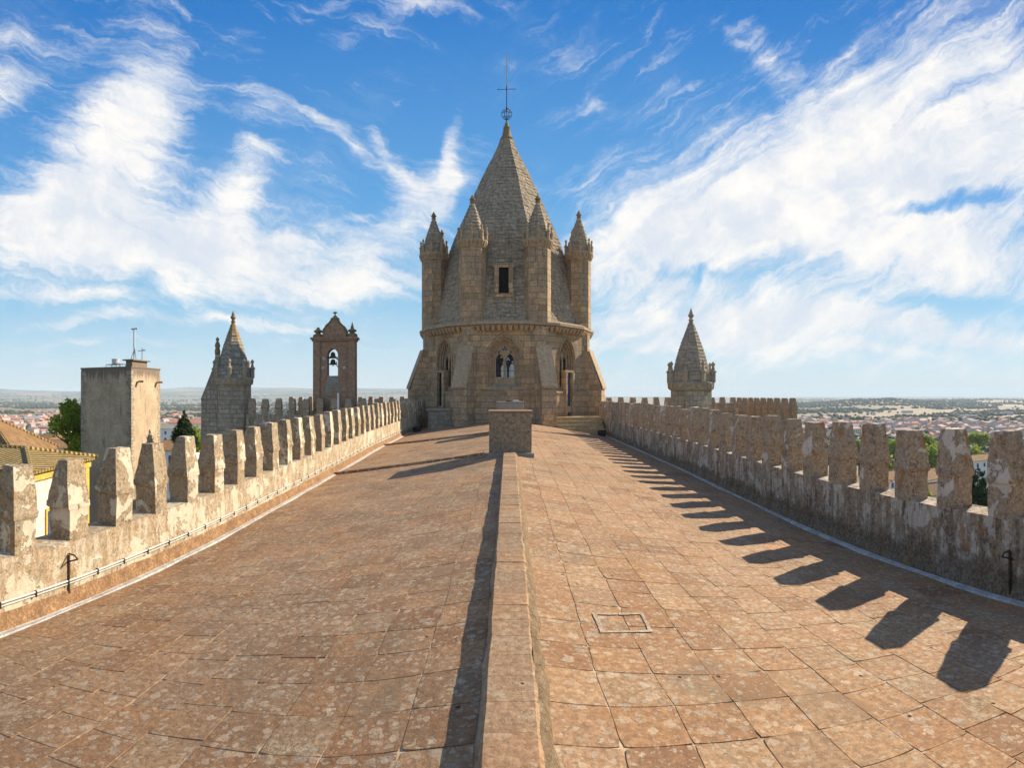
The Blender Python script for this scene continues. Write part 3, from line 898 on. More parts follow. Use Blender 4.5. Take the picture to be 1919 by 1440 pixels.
# cornice with little arches
m_ = MB()
def ringoct(r, z): return (r, z)
m_.lathe([(6.55, ZT-.12), (6.72, ZT+.10), (6.98, ZT+.22), (6.98, ZT+.40), (6.75, ZT+.52), (5.6, ZT+.72)], 16, TX, TY, ROT-PI/2+PI/16)
for k in range(16):
    a = ROT-PI/2+k*PI/8
    mt = Matrix.Translation((TX, TY, 0)) @ Matrix.Rotation(a-PI/2, 4, 'Z')
    hw = 6.88*math.tan(PI/16); n = 7; ap = 6.98*math.cos(PI/16)
    for i in range(n):
        x0 = -hw+2*hw*i/n; w = 2*hw/n
        m_.frust([(x0+w*.30, ap-.32), (x0+w*.70, ap-.32), (x0+w*.70, ap-.22), (x0+w*.30, ap-.22)], ZT-.22, [(x0+w*.08, ap-.32), (x0+w*.92, ap-.32), (x0+w*.92, ap-.01), (x0+w*.08, ap-.01)], ZT+.13, mat=mt)
m_.build('cornice', M['carved'], tower)

# spire: courses of separate stones on an octagon
PROF = [(5.35, 5.95), (7.0, 5.5), (8.54, 5.12), (10.0, 4.66), (11.9, 4.16), (14.4, 3.08), (16.4, 2.28), (18.0, 1.58), (19.0, 1.06), (20.5, .43)]
pz = [p[0] for p in PROF]; pa = [p[1] for p in PROF]
def apo(z): return smooth3(z)
def smooth3(z): return sum(interp(z+d, pz, pa) for d in (-.6, -.3, 0, .3, .6))/5
def spire_mesh():
    m_ = MB()
    m_.lathe([(apo(z)/math.cos(PI/8), z) for z in np.arange(5.2, 20.6, .5)], 8, TX, TY, ROT-PI/2+PI/8)
    z = 5.25; r_ = random.Random(4); row = 0
    while z < 20.4:
        h = .30+r_.uniform(-.03, .05); z1 = min(z+h, 20.5)
        a0, a1 = apo(z), apo(z1)
        for k in range(8):
            mt = Matrix.Translation((TX, TY, 0)) @ Matrix.Rotation(ROT+k*PI/4+PI, 4, 'Z')
            w0 = a0*math.tan(PI/8); w1 = a1*math.tan(PI/8)
            n = max(1, round(2*w0/.52))
            cuts = sorted([0, 1]+[min(.97, max(.03, (i+(.5 if row % 2 else 0)+r_.uniform(-.14, .14))/n)) for i in range(0 if row % 2 else 1, n)])
            for c0, c1 in zip(cuts[:-1], cuts[1:]):
                if c1-c0 < .02: continue
                g = .012/max(.4, 2*w0)
                e0, e1 = c0+g, c1-g
                xb0, xb1 = -w0+2*w0*e0, -w0+2*w0*e1
                xt0, xt1 = -w1+2*w1*e0, -w1+2*w1*e1
                out = .055+r_.uniform(-.025, .03); top = .012+r_.uniform(-.004, .01)
                xm = (xb0+xb1)/2
                zb = z-.03
                if k in (0, 7, 1, 2, 6):
                    v = [(xb0, a0+out*.6, z+.02), (xm, a0+out, zb), (xb1, a0+out*.6, z+.02), (xt1, a1+top, z1+.01), (xt0, a1+top, z1+.01),
                         (xb0, a0-.03, z+.02), (xm, a0-.03, zb), (xb1, a0-.03, z+.02), (xt1, a1-.03, z1), (xt0, a1-.03, z1)]
                    m_.add([(-x, y, zz) for x, y, zz in v], [(0, 1, 2, 3, 4), (0, 5, 6, 1), (1, 6, 7, 2), (2, 7, 8, 3), (0, 4, 9, 5)], 0, mt)
        z = z1; row += 1
    return m_
spire_mesh().build('spire', M['scale'], tower)
# spire doorway
m_ = MB()
yf = TY-apo(7.3)-.12
x0, x1, z0, z1 = -.72, -.03, 7.25, 9.05
sx = .0
m_.box(x0-.32+sx, x0+sx, yf, TY-4.2, z0-.05, z1, ); m_.box(x1+sx, x1+.32+sx, yf, TY-4.2, z0-.05, z1)
m_.box(x0-.40+sx, x1+.40+sx, yf-.02, TY-4.2, z1, z1+.32); m_.box(x0-.42+sx, x1+.42+sx, yf-.12, TY-4.6, z0-.3, z0-.05)
m_.box(x0-.34+sx, x0-.02+sx, yf-.14, yf, z0, z0+.34); m_.box(x1+.02+sx, x1+.34+sx, yf-.14, yf, z0, z0+.34)
fr = m_.build('dormer_frame', M['ashlar'], tower)
m_ = MB(); m_.box(x0+sx, x1+sx, yf+.06, yf+.50, z0-.04, z1-.002)  # solid near-black block painted in for the shade inside the doorway
m_.build('opening_shade', M['dark'], fr)
# spire finial and vane
m_ = MB()
m_.lathe([(.43, 20.3), (.52, 20.5), (.55, 20.62), (.40, 20.74), (.33, 21.1), (.26, 21.45), (.30, 21.52), (.20, 21.62), (.14, 21.85), (.05, 22.05)], 12, TX, TY)
m_.build('finial', M['lichen_stone'], tower, smooth=True)
vane = MB()
vane.tube([(TX, TY, 22.0), (TX, TY, 25.0)], .035, 6)
C0 = Vector((TX, TY, 22.62)); R_ = .42
for ax in range(4):
    pts = []
    for i in range(25):
        a = 2*PI*i/24
        if ax < 3: b0 = ax*PI/3; p = Vector((math.cos(b0)*math.cos(a), math.sin(b0)*math.cos(a), math.sin(a)))
        else: p = Vector((math.cos(a), math.sin(a), 0))
        pts.append(C0+p*R_)
    vane.tube(pts, .024, 5)
vane.tube([(TX-.70, TY, 24.6), (TX+.66, TY, 24.66)], .022, 5)
for dx in (-.70, .66): vane.lathe([(.01, 24.57), (.045, 24.63), (.01, 24.70)], 6, TX+dx, TY)
vane.lathe([(.03, 24.5), (.08, 24.63), (.03, 24.76)], 8, TX, TY)
vane.lathe([(.05, 23.0), (.09, 23.1), (.05, 23.2)], 8, TX, TY)
vo = vane.build('weather_cross', M['iron'], tower, smooth=True)
m_ = MB(); m_.tube([(TX, TY, 24.9), (TX, TY, 26.3), (TX, TY, 27.5)], [.06, .055, .035], 6)
m_.build('lightning_rod', M['steel'], vo, smooth=True)

# turrets
def turret_parts(root, cx, cy, z0, zc, R, ph, zcone, ztop, ma, mc, ms, lich, npin=8, nside=8, flare=1.22, cone_r=.86):
    m_ = MB()
    m_.lathe([(R, z0), (R, zc-.45)], nside, cx, cy, ph)
    m_.build('shaft', ma, root)
    m_ = MB()
    m_.lathe([(R, zc-.452), (R*1.04, zc-.42), (R*1.07, zc-.36), (R*1.08, zc-.2), (R*flare, zc), (R*flare, zc+.09), (R*1.06, zc+.13), (R*1.02, zc+.14)], 16, cx, cy, ph)
    for i in range(24):
        a = 2*PI*i/24
        mt = Matrix.Translation((cx, cy, 0)) @ Matrix.Rotation(a, 4, 'Z')
        m_.frust([(R*1.05, -.04), (R*1.09, -.04), (R*1.09, .04), (R*1.05, .04)], zc-.36, [(R*1.05, -R*.11), (R*flare*.99, -R*.11), (R*flare*.99, R*.11), (R*1.05, R*.11)], zc-.02, mat=mt)
    cornice = m_.build('cornice', mc, root)
    # cone of stones
    m_ = MB(); r_ = random.Random(int(cx*100))
    Rc = R*cone_r; zt = ztop-.62*(ztop-zcone)/3
    def rad(z):
        t_ = (z-zcone)/(zt-zcone)
        return Rc*((1-t_)**.92)*(1+.10*math.sin(PI*t_))+.10*t_
    z = zcone; 
    m_.lathe([(R*.98, zc+.13), (R*.97, zcone-.001), (rad(zcone)*.99, zcone)], nside, cx, cy, ph)
    while z < zt-.02:
        z1 = min(z+.25, zt)
        j = [r_.uniform(0, .035) for _ in range(nside)]
        r0 = [rad(z)+.025+j[i] for i in range(nside)]; r1 = [rad(z1)+.004 for i in range(nside)]
        p0 = [(cx+r0[i]*math.cos(ph+2*PI*i/nside), cy+r0[i]*math.sin(ph+2*PI*i/nside)) for i in range(nside)]
        p1 = [(cx+r1[i]*math.cos(ph+2*PI*i/nside), cy+r1[i]*math.sin(ph+2*PI*i/nside)) for i in range(nside)]
        m_.frust(p0, z, p1, z1)
        z = z1
    cone = m_.build('cone_roof', ms, root)
    q = (ztop-zt)
    m_ = MB()
    m_.lathe([(.12, zt-.02), (.19, zt+.02), (.20, zt+q*.08), (.11, zt+q*.14), (.13, zt+q*.24), (.22, zt+q*.36), (.21, zt+q*.46), (.13, zt+q*.55), (.14, zt+q*.6), (.06, zt+q*.82), (.015, ztop)], 10, cx, cy)
    m_.build('finial', lich, cone, smooth=True)
    for i in range(npin):
        a = ph+2*PI*i/npin
        x, y = cx+R*1.07*math.cos(a), cy+R*1.07*math.sin(a)
        m_ = MB(); hh = (zcone-zc)+.35; s_ = .115*R/.95
        m_.lathe([(s_, zc+.10), (s_, zc+hh*.62), (s_*1.35, zc+hh*.65), (s_*1.3, zc+hh*.72), (s_*.75, zc+hh*.76), (s_*.45, zc+hh*1.0), (s_*.85, zc+hh*1.06), (s_*.8, zc+hh*1.12), (s_*.1, zc+hh*1.25)], 6, x, y, a)
        m_.build('pinnacle', mc, cornice)
    # low crest wall between pinnacles
    m_ = MB()
    m_.lathe([(R*1.02, zc+.139), (R*1.0, zcone-.12), (R*.95, zcone-.02)], 8, cx, cy, ph)
    m_.build('crest', ms, cornice)
for k in range(8):
    d, a = vdir(k)
    c = Vector((TX, TY, 0))+d*6.02
    tr = thing('turret', '', 'turret', (c.x, c.y, ZT))
    del tr['label'], tr['category']
    tr.parent = tower; tr.location = Vector((c.x, c.y, ZT+.4))-Vector(tower.location)
    n0 = len(bpy.data.objects)
    # parts of a part: build onto one mesh per kind under the turret
    turret_parts(tr, c.x, c.y, ZT+.4, 10.75, .93, a+PI/8, 11.35, 14.2, M['ashlar'], M['carved'], M['scale'], M['lichen_stone'], npin=8)
# flatten third-level children of the tower's turrets (thing > part > sub-part only)
for o in list(bpy.data.objects):
    p = o.parent
    if p is not None and p.parent is not None and p.parent.name.startswith('turret') and p.parent.parent is tower:
        w = world_loc(o); o.parent = p.parent; o.location = w-world_loc(p.parent)

# steps and platform beside the tower
m_ = MB()
zf = ZR(38)+.15
for i in range(4):
    y = 37.3+i*.45
    m_.box(3.25, XR(39)-.12, y, 40.5, -2.75, -2.2+.24*i)
o = m_.build('stone_steps', M['step'], loc=(4.6, 37.3, -2.2)); tag(o, 'short flight of stone steps in a sunlit yellow tone between the tower and the right parapet', 'steps')
m_ = MB(); m_.box(-5.6, -3.5, 38.4, 40.6, -2.9, -1.05); m_.box(-5.7, -3.45, 38.3, 40.6, -1.05, -.9)
o = m_.build('stone_platform', M['grey_ashlar'], loc=(-4.5, 38.4, -2.4)); tag(o, 'low stone platform in shade between the left parapet and the tower', 'platform')
for s, lab in ((-1, 'black drain pot lying at the far foot of the left parapet'), (1, 'black drain pot lying at the far foot of the right parapet')):
    y = 36.2; x = (XL(y)+.5) if s < 0 else (XR(y)-.5); z = roof_z(x, y)
    m_ = MB(); m_.lathe([(.10, z-.03), (.24, z+.02), (.30, z+.18), (.27, z+.32), (.22, z+.36), (.2, z+.30), (.16, z+.12)], 12, x, y)
    m_.tube([(x, y, z+.12), (x-s*.0, y-.5, z+.1)], .09, 8)
    tag(m_.build('drain_pot', M['black'], loc=(x, y, z), smooth=True), lab, 'drain pot')

# ------------------------------------------------------------------ corner turrets
def polar(px, r): th = (px-PX0)/F; return r*math.sin(th), r*math.cos(th)
def zpx(py, r): return (PY0-py)/F*r

def corner_turret(px, r, wpx, ytop, ycorn, ycone, zbase, label, lich, ph=0.0):
    x, y = polar(px, r)
    R = wpx/2/F*r/1.0
    root = thing('corner_turret', label, 'turret', (x, y, zbase), 'corner turrets of the transepts')
    turret_parts(root, x, y, zbase, zpx(ycorn, r), R, ph, zpx(ycone, r), zpx(ytop, r), M['grey_ashlar'], M['grey_carved'], lich, M['lichen_stone'] if lich is not M['grey_ashlar'] else M['grey_carved'], nside=8, cone_r=.86, flare=1.13)
    return root, x, y, R
def mat_lichen_spire():
    m, t, b = new_mat('spire_with_ochre_lichen')
    U = t.uv(); P = t.pos(); s = t.n('SeparateXYZ'); t.link(P, s.inputs[0])
    br = t.n('TexBrick'); br.offset = .5; t.set(br.inputs['Vector'], U); br.inputs['Scale'].default_value = 1
    br.inputs['Brick Width'].default_value = .45; br.inputs['Row Height'].default_value = .3; br.inputs['Mortar Size'].default_value = .015
    br.inputs['Color1'].default_value = (.25, .23, .19, 1); br.inputs['Color2'].default_value = (.42, .38, .31, 1); br.inputs['Mortar'].default_value = (.12, .1, .07, 1)
    n = t.noise(P, 2.5, 6, .75)
    lf = t.ramp(t.math('MULTIPLY_ADD', n, 4.5, s.outputs[2]), 5.4, 7.6)
    col = t.mix(t.math('MULTIPLY', lf, .75), br.outputs['Color'], (.36, .22, .08))
    col = t.mix(t.ramp(t.noise(P, 11, 5, .8), .5, .62, 0, .4), col, (.14, .12, .09))
    t.link(col, b.inputs['Base Color']); t.bump(t.math('ADD', n, t.math('MULTIPLY', br.outputs['Fac'], -1)), 1, .03, b)
    return m
M['lichen_spire'] = mat_lichen_spire()
tl, x, y, R = corner_turret(437, 44, 68, 582, 712, 690, -12, 'grey stone turret with ochre lichened cone and side buttress on the left', M['lichen_spire'], ph=.3)
# buttress with statue on its left side
mt = Matrix.Translation((x, y, 0)) @ Matrix.Rotation(math.radians(200), 4, 'Z')
m_ = MB()
v0 = [(R*.7, -.7), (R*1.0+1.0, -.7), (R*1.0+1.0, .7), (R*.7, .7)]
v1 = [(R*.7, -.55), (R*.7+.55, -.55), (R*.7+.55, .55), (R*.7, .55)]
m_.frust(v0, -12, v0, -.3, mat=mt); m_.frust([(a*1.01+.02, b_*1.05) for a, b_ in v0], -.3, v1, 2.1, mat=mt)
m_.frust([(R*.7, -.35), (R*.7+.5, -.35), (R*.7+.5, .35), (R*.7, .35)], 2.1, [(R*.75, -.2), (R*.7+.4, -.2), (R*.7+.4, .2), (R*.75, .2)], 3.2, mat=mt)
m_.build('buttress', M['grey_ashlar'], tl)
m_ = MB(); p = mt @ Vector((R*.7+.25, 0, 0))
m_.lathe([(.20, 3.2), (.24, 3.5), (.17, 3.75), (.23, 3.95), (.15, 4.2), (.08, 4.28), (.14, 4.4), (.13, 4.52), (.03, 4.62)], 8, p.x, p.y)
m_.build('worn_statue', M['lichen_stone'], tl, smooth=True)
m_ = MB(); p = Vector((x, y, 0))+Vector((.55*1, -R*.985, 0)).normalized()*0
tr_, x2, y2, R2 = corner_turret(1295, 40, 79, 577, 720, 696, -12, 'grey stone turret with plain pale cone standing right of the great tower', M['grey_ashlar'], ph=.22)

# ------------------------------------------------------------------ transept battlements
merl_far = [merlon_mesh(M['par_r'], 60+k) for k in range(3)]
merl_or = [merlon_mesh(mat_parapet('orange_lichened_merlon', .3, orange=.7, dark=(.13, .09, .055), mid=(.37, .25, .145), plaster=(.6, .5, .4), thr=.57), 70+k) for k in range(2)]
def battlement(p0, p1, zs, label, grp='battlements of the transept roofs', mats=None, pitch=1.06, mz=1.0, matw=None, inner=-1):
    """straight wall from p0 to p1, sill at zs, merlons above"""
    p0, p1 = Vector((*p0, 0)), Vector((*p1, 0))
    L = (p1-p0).length; d = (p1-p0)/L
    mid = (p0+p1)/2
    root = thing('battlement', label, 'battlement', (mid.x, mid.y, zs-1), grp)
    ang = math.atan2(d.y, d.x)
    mt = Matrix.Translation(p0) @ Matrix.Rotation(ang, 4, 'Z')
    m_ = MB(); m_.box(0, L, -.22, .24, -14, zs, mat=mt)
    m_.box(0, L, -.32, .30, zs-1.0, zs-.85, mat=mt)
    m_.build('wall', matw or M['wall_r'], root)
    n = int(L/pitch)
    for i in range(n+1):
        me = (mats or merl_far)[i % len(mats or merl_far)]
        o = bpy.data.objects.new('merlon', me); link(o); o.parent = root
        p = p0+d*(pitch*.4+i*pitch)
        if (p-p0).length > L: break
        o.rotation_euler = (0, 0, ang-PI/2)
        nn = Vector((d.y, -d.x, 0))
        o.location = Vector((p.x, p.y, zs-.003))-nn*.21-world_loc(root) if False else Vector((p.x, p.y, zs-.003))-Vector((math.cos(ang-PI/2), math.sin(ang-PI/2), 0))*.21-world_loc(root)
        o.scale = (1, 1.25, mz)
    return root
# left transept: near parapet, far parapet, roof between
xa, ya = polar(470, 45); xb, yb = polar(765, 40)
battlement((-19.3, 38.2), (-7.2, 39.6), -1.42, 'dark near battlement of the left transept in front of the bell gable')
battlement((-22.5, 54), (-9.5, 54), -1.5, 'far battlement of the left transept with sunlit merlon edges', mz=1.15)
m_ = MB()
m_.quad((-20.5, 39.2, -2.3), (-7, 39.8, -2.3), (-9, 53.8, -2.3), (-22.5, 53.8, -2.3))
m_.quad((-21.5, 38.0, -12), (-21.5, 38.0, -2.3), (-23.0, 53.8, -2.3), (-23.0, 53.8, -12))
struct(m_.build('transept_roof', M['tiles']))
# right transept
battlement((6.9, 46.5), (21.0, 47.5), -1.35, 'far battlement of the right transept seen over the shaded parapet', mats=merl_far)
battlement((13.6, 40.6), (18.9, 41.6), -1.78, 'grey battlement right of the pale turret')
battlement((18.85, 33.5), (19.2, 44.5), -1.62, 'orange lichened battlement running away behind the right parapet', mats=merl_or, pitch=1.25, mz=1.22)
m_ = MB()
m_.quad((7, 40.2, -2.6), (20.2, 33.5, -2.6), (19.8, 47, -2.6), (7, 47, -2.6))
m_.quad((6.9, 40.0, -14), (20.2, 33.4, -14), (20.2, 33.4, -2.6), (6.9, 40.0, -2.6))
struct(m_.build('transept_roof', M['tiles']))

# ------------------------------------------------------------------ bell gable
bx, by = polar(628, 42)
bg = thing('bell_gable', 'dark brown stone bell gable with curved pediment, small cross and one bell', 'bell gable', (bx, by, -3))
mt = Matrix.Translation((bx, by, 0)) @ Matrix.Rotation(math.radians(7), 4, 'Z')
u = 42/F   # metres per pixel there
hw = 33*u
zc_ = zpx(634, 42)
def gz(py): return zpx(py, 42)
m_ = MB()
slot = [(x-3*u, z) for x, z in arch(10.3*u, gz(705), gz(667), gz(654), 6)]
mtp = mt @ Matrix.Rotation(PI, 4, 'Z')
plate(m_, [(-hw, -8), (hw, -8), (hw, zc_), (-hw, zc_)], [[(-x, z) for x, z in slot][::-1]], .42, -.42, mtp)
body = m_.build('body', M['gable'], bg)
m_ = MB()
for s in (-1, 1):
    m_.box(s*hw-.26, s*hw+.26, -.55, .55, -8, zc_-.25, mat=mt)
m_.box(-hw-.35, hw+.35, -.62, .62, zc_-.25, zc_-.12, mat=mt); m_.box(-hw-.44, hw+.44, -.70, .70, zc_-.12, zc_+.03, mat=mt)
m_.build('pilaster', M['gable'], bg)
# pediment
pts = []
for xx, py in ((-22, 633), (-22, 626), (-20, 619), (-16, 613), (-10, 608), (-6.5, 604), (-5.5, 600), (5.5, 600), (6.5, 604), (10, 608), (16, 613), (20, 619), (22, 626), (22, 633)):
    pts.append((xx*u, gz(py)+.03))
m_ = MB(); plate(m_, pts[::-1], [], .40, -.40, mtp)
m_.build('pediment', M['gable'], bg)
m_ = MB()
edge = [mt @ Vector((x, 0, z)) for x, z in pts]
for yy_ in (-.40, .40):
    m_.tube([mt @ Vector((x, yy_, z)) for x, z in pts[1:-1]], .07, 6)
m_.lathe([(.28, gz(600.5)), (.36, gz(599.5)), (.34, gz(597.5)), (.20, gz(595)), (.10, gz(592))], 8, bx, by)
m_.build('capstone', M['lichen_stone'], bg)
m_ = MB(); m_.tube([(bx, by, gz(593)), (bx, by, gz(584.5))], .05, 6); 
a0, a1 = mt @ Vector((-4*u, 0, gz(586.5))), mt @ Vector((4*u, 0, gz(586.5))); m_.tube([a0, a1], .05, 6)
m_.build('cross', M['iron'], bg)
for s, top in ((-1, 614), (1, 606)):
    p = mt @ Vector((s*(hw-.02), 0, 0))
    m_ = MB(); m_.lathe([(.42, zc_+.03), (.40, gz(628)), (.2, gz(625)), (.16, gz(624)), (.34, gz(622)), (.34, gz(620)), (.14, gz(617)), (.12, gz(614))]+([(.05, gz(608)), (.02, gz(605))] if s > 0 else [(.05, gz(613))]), 10, p.x, p.y)
    m_.build('pinnacle', M['lichen_stone'], bg, smooth=True)
# plaster remains below the opening
m_ = MB()
rr = random.Random(5)
for (x0, x1, pa_, pb_) in ((-13, 8, 706, 722), (-16, -4, 722, 741), (4, 12, 718, 734)):
    m_.box(x0*u, x1*u, -.432, -.415, gz(pb_), gz(pa_), mat=mt)
m_.build('plaster', M['grey_cement'], body)
for cx_, cy_ in ((-21, 690), (19, 690), (-19, 673), (7, 673)):
    m_ = MB(); c = mt @ Vector((cx_*u, -.43, gz(cy_))); m_.tube([c, mt @ Vector((cx_*u, -.48, gz(cy_)))], .13, 8)
    m_.build('tie_plate', M['flashing'], body)
# the bell with its headstock
bl = thing('bell', 'small dark bronze bell under a wooden yoke in the gable opening', 'bell', tuple(mt @ Vector((-3*u, 0, gz(684)))))
p = mt @ Vector((-4*u, 0, 0))
m_ = MB(); m_.lathe([(.30, gz(684)), (.31, gz(683.4)), (.22, gz(681)), (.18, gz(678)), (.16, gz(675)), (.06, gz(673.6))], 14, p.x, p.y); m_.build('bell_body', M['bell'], bl, smooth=True)
m_ = MB(); m_.lathe([(.03, gz(687)), (.05, gz(686)), (.015, gz(683))], 6, p.x, p.y); m_.build('clapper', M['iron'], bl)
m_ = MB()
yk = [(-10.0*u, gz(672)), (9.6*u, gz(672)), (9.0*u, gz(670)), (4.5*u, gz(668)), (3.4*u, gz(662)), (0, gz(659.5)), (-3.4*u, gz(662)), (-4.5*u, gz(668)), (-9*u, gz(670))]
plate(m_, [(-x+4*u-0, z) for x, z in yk][::-1], [], .12, -.12, mtp)
m_.build('yoke', M['bark'], bl)
m_ = MB(); m_.tube([mt @ Vector((3.2*u, -.1, gz(678))), mt @ Vector((4*u, -.1, gz(686))), mt @ Vector((7*u, -.1, gz(690)))], .035, 5); m_.build('lever', M['iron'], bl)
# slim red and white post before the gable
px_, py_ = polar(635, 38); m_ = MB()
m_.box(px_-.1, px_+.04, py_-.08, py_+.08, -4, gz(737)*38/42); m_.box(px_+.041, px_+.11, py_-.079, py_+.079, -4, gz(738)*38/42, mi=1)
tag(m_.build('slim_post', [M['white'], M['skirt']], loc=(px_, py_, -4)), 'slim upright post with a white and a reddish side before the bell gable', 'post')

# ------------------------------------------------------------------ square tower on the left
rT = 55
cx_, cy_ = polar(246, rT)
st = thing('square_tower', 'tall plain square rendered tower with flat top and roof equipment left', 'tower', (cx_-2.5, cy_+2.5, -35))
mt = Matrix.Translation((cx_, cy_, 0)) @ Matrix.Rotation(math.radians(7.5), 4, 'Z')
S = 6.1; zt = zpx(689, rT)
def mat_render():
    m, t, b = new_mat('stained_tower_render')
    P = t.pos(); s = t.n('SeparateXYZ'); t.link(P, s.inputs[0])
    n = t.noise(P, .6, 6, .65); n2 = t.noise(P, 5, 6, .75)
    col = t.cramp(n, [(.35, (.42, .315, .205)), (.5, (.51, .385, .25)), (.66, (.60, .46, .31))])
    col = t.mix(t.ramp(n2, .4, .62, .35, 0), col, (.22, .17, .12))
    dr = t.noise(t.scaled(P, 2.2, 2.2, .22), 1.6, 6, .7)
    top = t.ramp(s.outputs[2], zt-1.6, zt)
    f_ = t.ramp(t.math('ADD', dr, t.math('MULTIPLY', top, .28)), .55, .72)
    col = t.mix(t.math('MULTIPLY', f_, .75), col, (.12, .095, .075))
    bot = t.ramp(t.math('MULTIPLY_ADD', n2, 2.0, s.outputs[2]), -5.2, -7.5)
    col = t.mix(t.math('MULTIPLY', bot, .5), col, (.22, .16, .11))
    t.link(col, b.inputs['Base Color']); t.bump(t.math('ADD', n2, dr), 1, .02, b)
    return m
M['tower_render'] = mat_render()
m_ = MB(); m_.box(-S, 0, 0, S*.98, -35, zt, mat=mt)
m_.box(-S-.06, .06, -.06, S*.98+.06, zt, zt+.12, mat=mt)
m_.build('body', M['tower_render'], st)
QB = {}
z = -30; i = 0
while z < zt-.5:
    w = .35 if i % 2 else .6; w2 = .6 if i % 2 else .35
    for (x0, x1, y0, y1) in ((-w, .02, -.02, .1), (-.1, .021, -.021, w2), (-S-.02, -S+w, -.02, .1), (-.1, .02, S*.98-w2, S*.98+.02)):
        QB.setdefault((x0 < -3, y0 > 3), MB()).box(x0, x1, y0, y1, z+.01, z+.47, mat=mt)
    z += .5; i += 1
for q_ in QB.values(): q_.build('quoin_column', M['grey_ashlar'], st)
for yy_ in (1.2, 5.2):
    m_ = MB(); m_.box(-.1, .75, yy_-.12, yy_+.12, zpx(717, rT), zpx(714, rT), mat=mt); m_.box(.2, .75, yy_-.14, yy_+.14, zpx(714, rT)+.002, zpx(713, rT), mat=mt)
    m_.build('water_spout', M['carved'], st)
m_ = MB(); zh = zpx(675, rT)
m_.box(-1.0, .0-.25, .6, 3.6, zt+.12, zh, mat=mt); m_.box(-1.25, .0, .35, 3.9, zh, zh+.12, mat=mt)
m_.build('roof_hut', M['tower_render'], st)
mast = thing('antenna_mast', 'tall thin grey antenna mast on the roof hut of the square tower', 'antenna', tuple(mt @ Vector((-.5, 2, zh))))
p = mt @ Vector((-.5, 1.4, 0)); m_ = MB(); m_.tube([(p.x, p.y, zh), (p.x, p.y, zpx(614, rT))], .085, 6)
m_.tube([(p.x-.25, p.y, zpx(613, rT)), (p.x+.25, p.y, zpx(613, rT))], .05, 5); m_.build('mast', M['steel'], mast)
for dx in (-.25, .25):
    m_ = MB(); m_.lathe([(.04, zpx(615, rT)), (.12, zpx(614, rT)), (.04, zpx(612, rT))], 6, p.x+dx, p.y)
    m_.build('sensor', M['black'], mast)
m_ = MB(); m_.tube([(p.x-.5, p.y, zh), (p.x-.05, p.y, zpx(655, rT))], .03, 5); m_.tube([(p.x+.25, p.y, zh), (p.x+.05, p.y, zpx(650, rT))], .03, 5); m_.build('stay', M['iron'], mast)
an = thing('aerial', 'small television aerial beside the tall mast on the square tower', 'aerial', tuple(mt @ Vector((-.3, 3, zh))))
p = mt @ Vector((-.4, 2.8, 0)); m_ = MB(); m_.tube([(p.x, p.y, zh), (p.x, p.y, zpx(648, rT))], .035, 5)
m_.tube([(p.x-.45, p.y, zpx(654, rT)), (p.x+.4, p.y, zpx(652, rT))], .025, 5)
for k in range(5): m_.tube([(p.x-.4+.18*k, p.y-.3, zpx(653.5, rT)), (p.x-.4+.18*k, p.y+.3, zpx(653.5, rT))], .014, 4)
m_.build('aerial_frame', M['iron'], an)
tk = thing('water_tank', 'small steel water tank with railing on top of the square tower', 'tank', tuple(mt @ Vector((-3.2, 2, zt))))
p = mt @ Vector((-3.1, 2, 0)); m_ = MB(); m_.lathe([(.42, zpx(680, rT)), (.42, zpx(671, rT)), (.45, zpx(670.5, rT)), (.45, zpx(669, rT))], 14, p.x, p.y)
m_.build('drum', M['steel'], tk, smooth=True)
m_ = MB()
for dx, dy in ((-.35, -.3), (.35, -.3), (.35, .3), (-.35, .3), (-.9, -.5), (.9, -.5), (-.9, .5), (.9, .5)):
    m_.tube([(p.x+dx, p.y+dy, zt+.1), (p.x+dx, p.y+dy, zpx(680, rT))], .03, 4)
for a, b_ in (((-.9, -.5), (.9, -.5)), ((-.9, .5), (.9, .5)), ((-.9, -.5), (-.9, .5)), ((.9, -.5), (.9, .5))):
    m_.tube([(p.x+a[0], p.y+a[1], zpx(680, rT)), (p.x+b_[0], p.y+b_[1], zpx(680, rT))], .03, 4)
m_.build('railing', M['iron'], tk)

# ------------------------------------------------------------------ houses by the wall (left)
def gable_or_hip(m_, m2, x0, x1, y0, y1, ze, zr, hip=2.0, ov=.35):
    """hipped tiled roof over a rectangle in local axes"""
    x0 -= ov; x1 += ov; y0 -= ov; y1 += ov
    cy = (y0+y1)/2
    A, B, C, D = (x0, y0, ze), (x1, y0, ze), (x1, y1, ze), (x0, y1, ze)
    E, G = (x0+hip, cy, zr), (x1-hip, cy, zr)
    return [(A, B, G, E), (B, C, G), (C, D, E, G), (D, A, E)]
def hip_roof(parent, mt, x0, x1, y0, y1, ze, zr, hip, mat, ov=.35):
    m_ = MB()
    for f_ in gable_or_hip(None, None, x0, x1, y0, y1, ze, zr, hip, ov):
        m_.quad(*[tuple(mt @ Vector(q)) for q in f_])
    x0 -= ov; x1 += ov; y0 -= ov; y1 += ov
    # eaves thickness
    m_.box(x0+.02, x1-.02, y0+.02, y1-.02, ze-.12, ze-.005, mat=mt)
    r_ = m_.build('roof', mat, parent)
    m_ = MB(); cy = (y0+y1)/2
    P = [Vector((x0, y0, ze)), Vector((x1, y0, ze)), Vector((x1, y1, ze)), Vector((x0, y1, ze)), Vector((x0+hip, cy, zr)), Vector((x1-hip, cy, zr))]
    for a, b_ in ((0, 4), (1, 5), (2, 5), (3, 4), (4, 5)):
        m_.tube([mt @ P[a], mt @ P[b_]], .11, 6)
    m_.build('ridge_tiles', mat, r_)
    return r_
cx1, cy1 = -22.0, 18.0
h1 = thing('tiled_house', 'old house with brown hipped barrel tile roof and white walls beyond the left parapet', 'house', (cx1, cy1, -14))
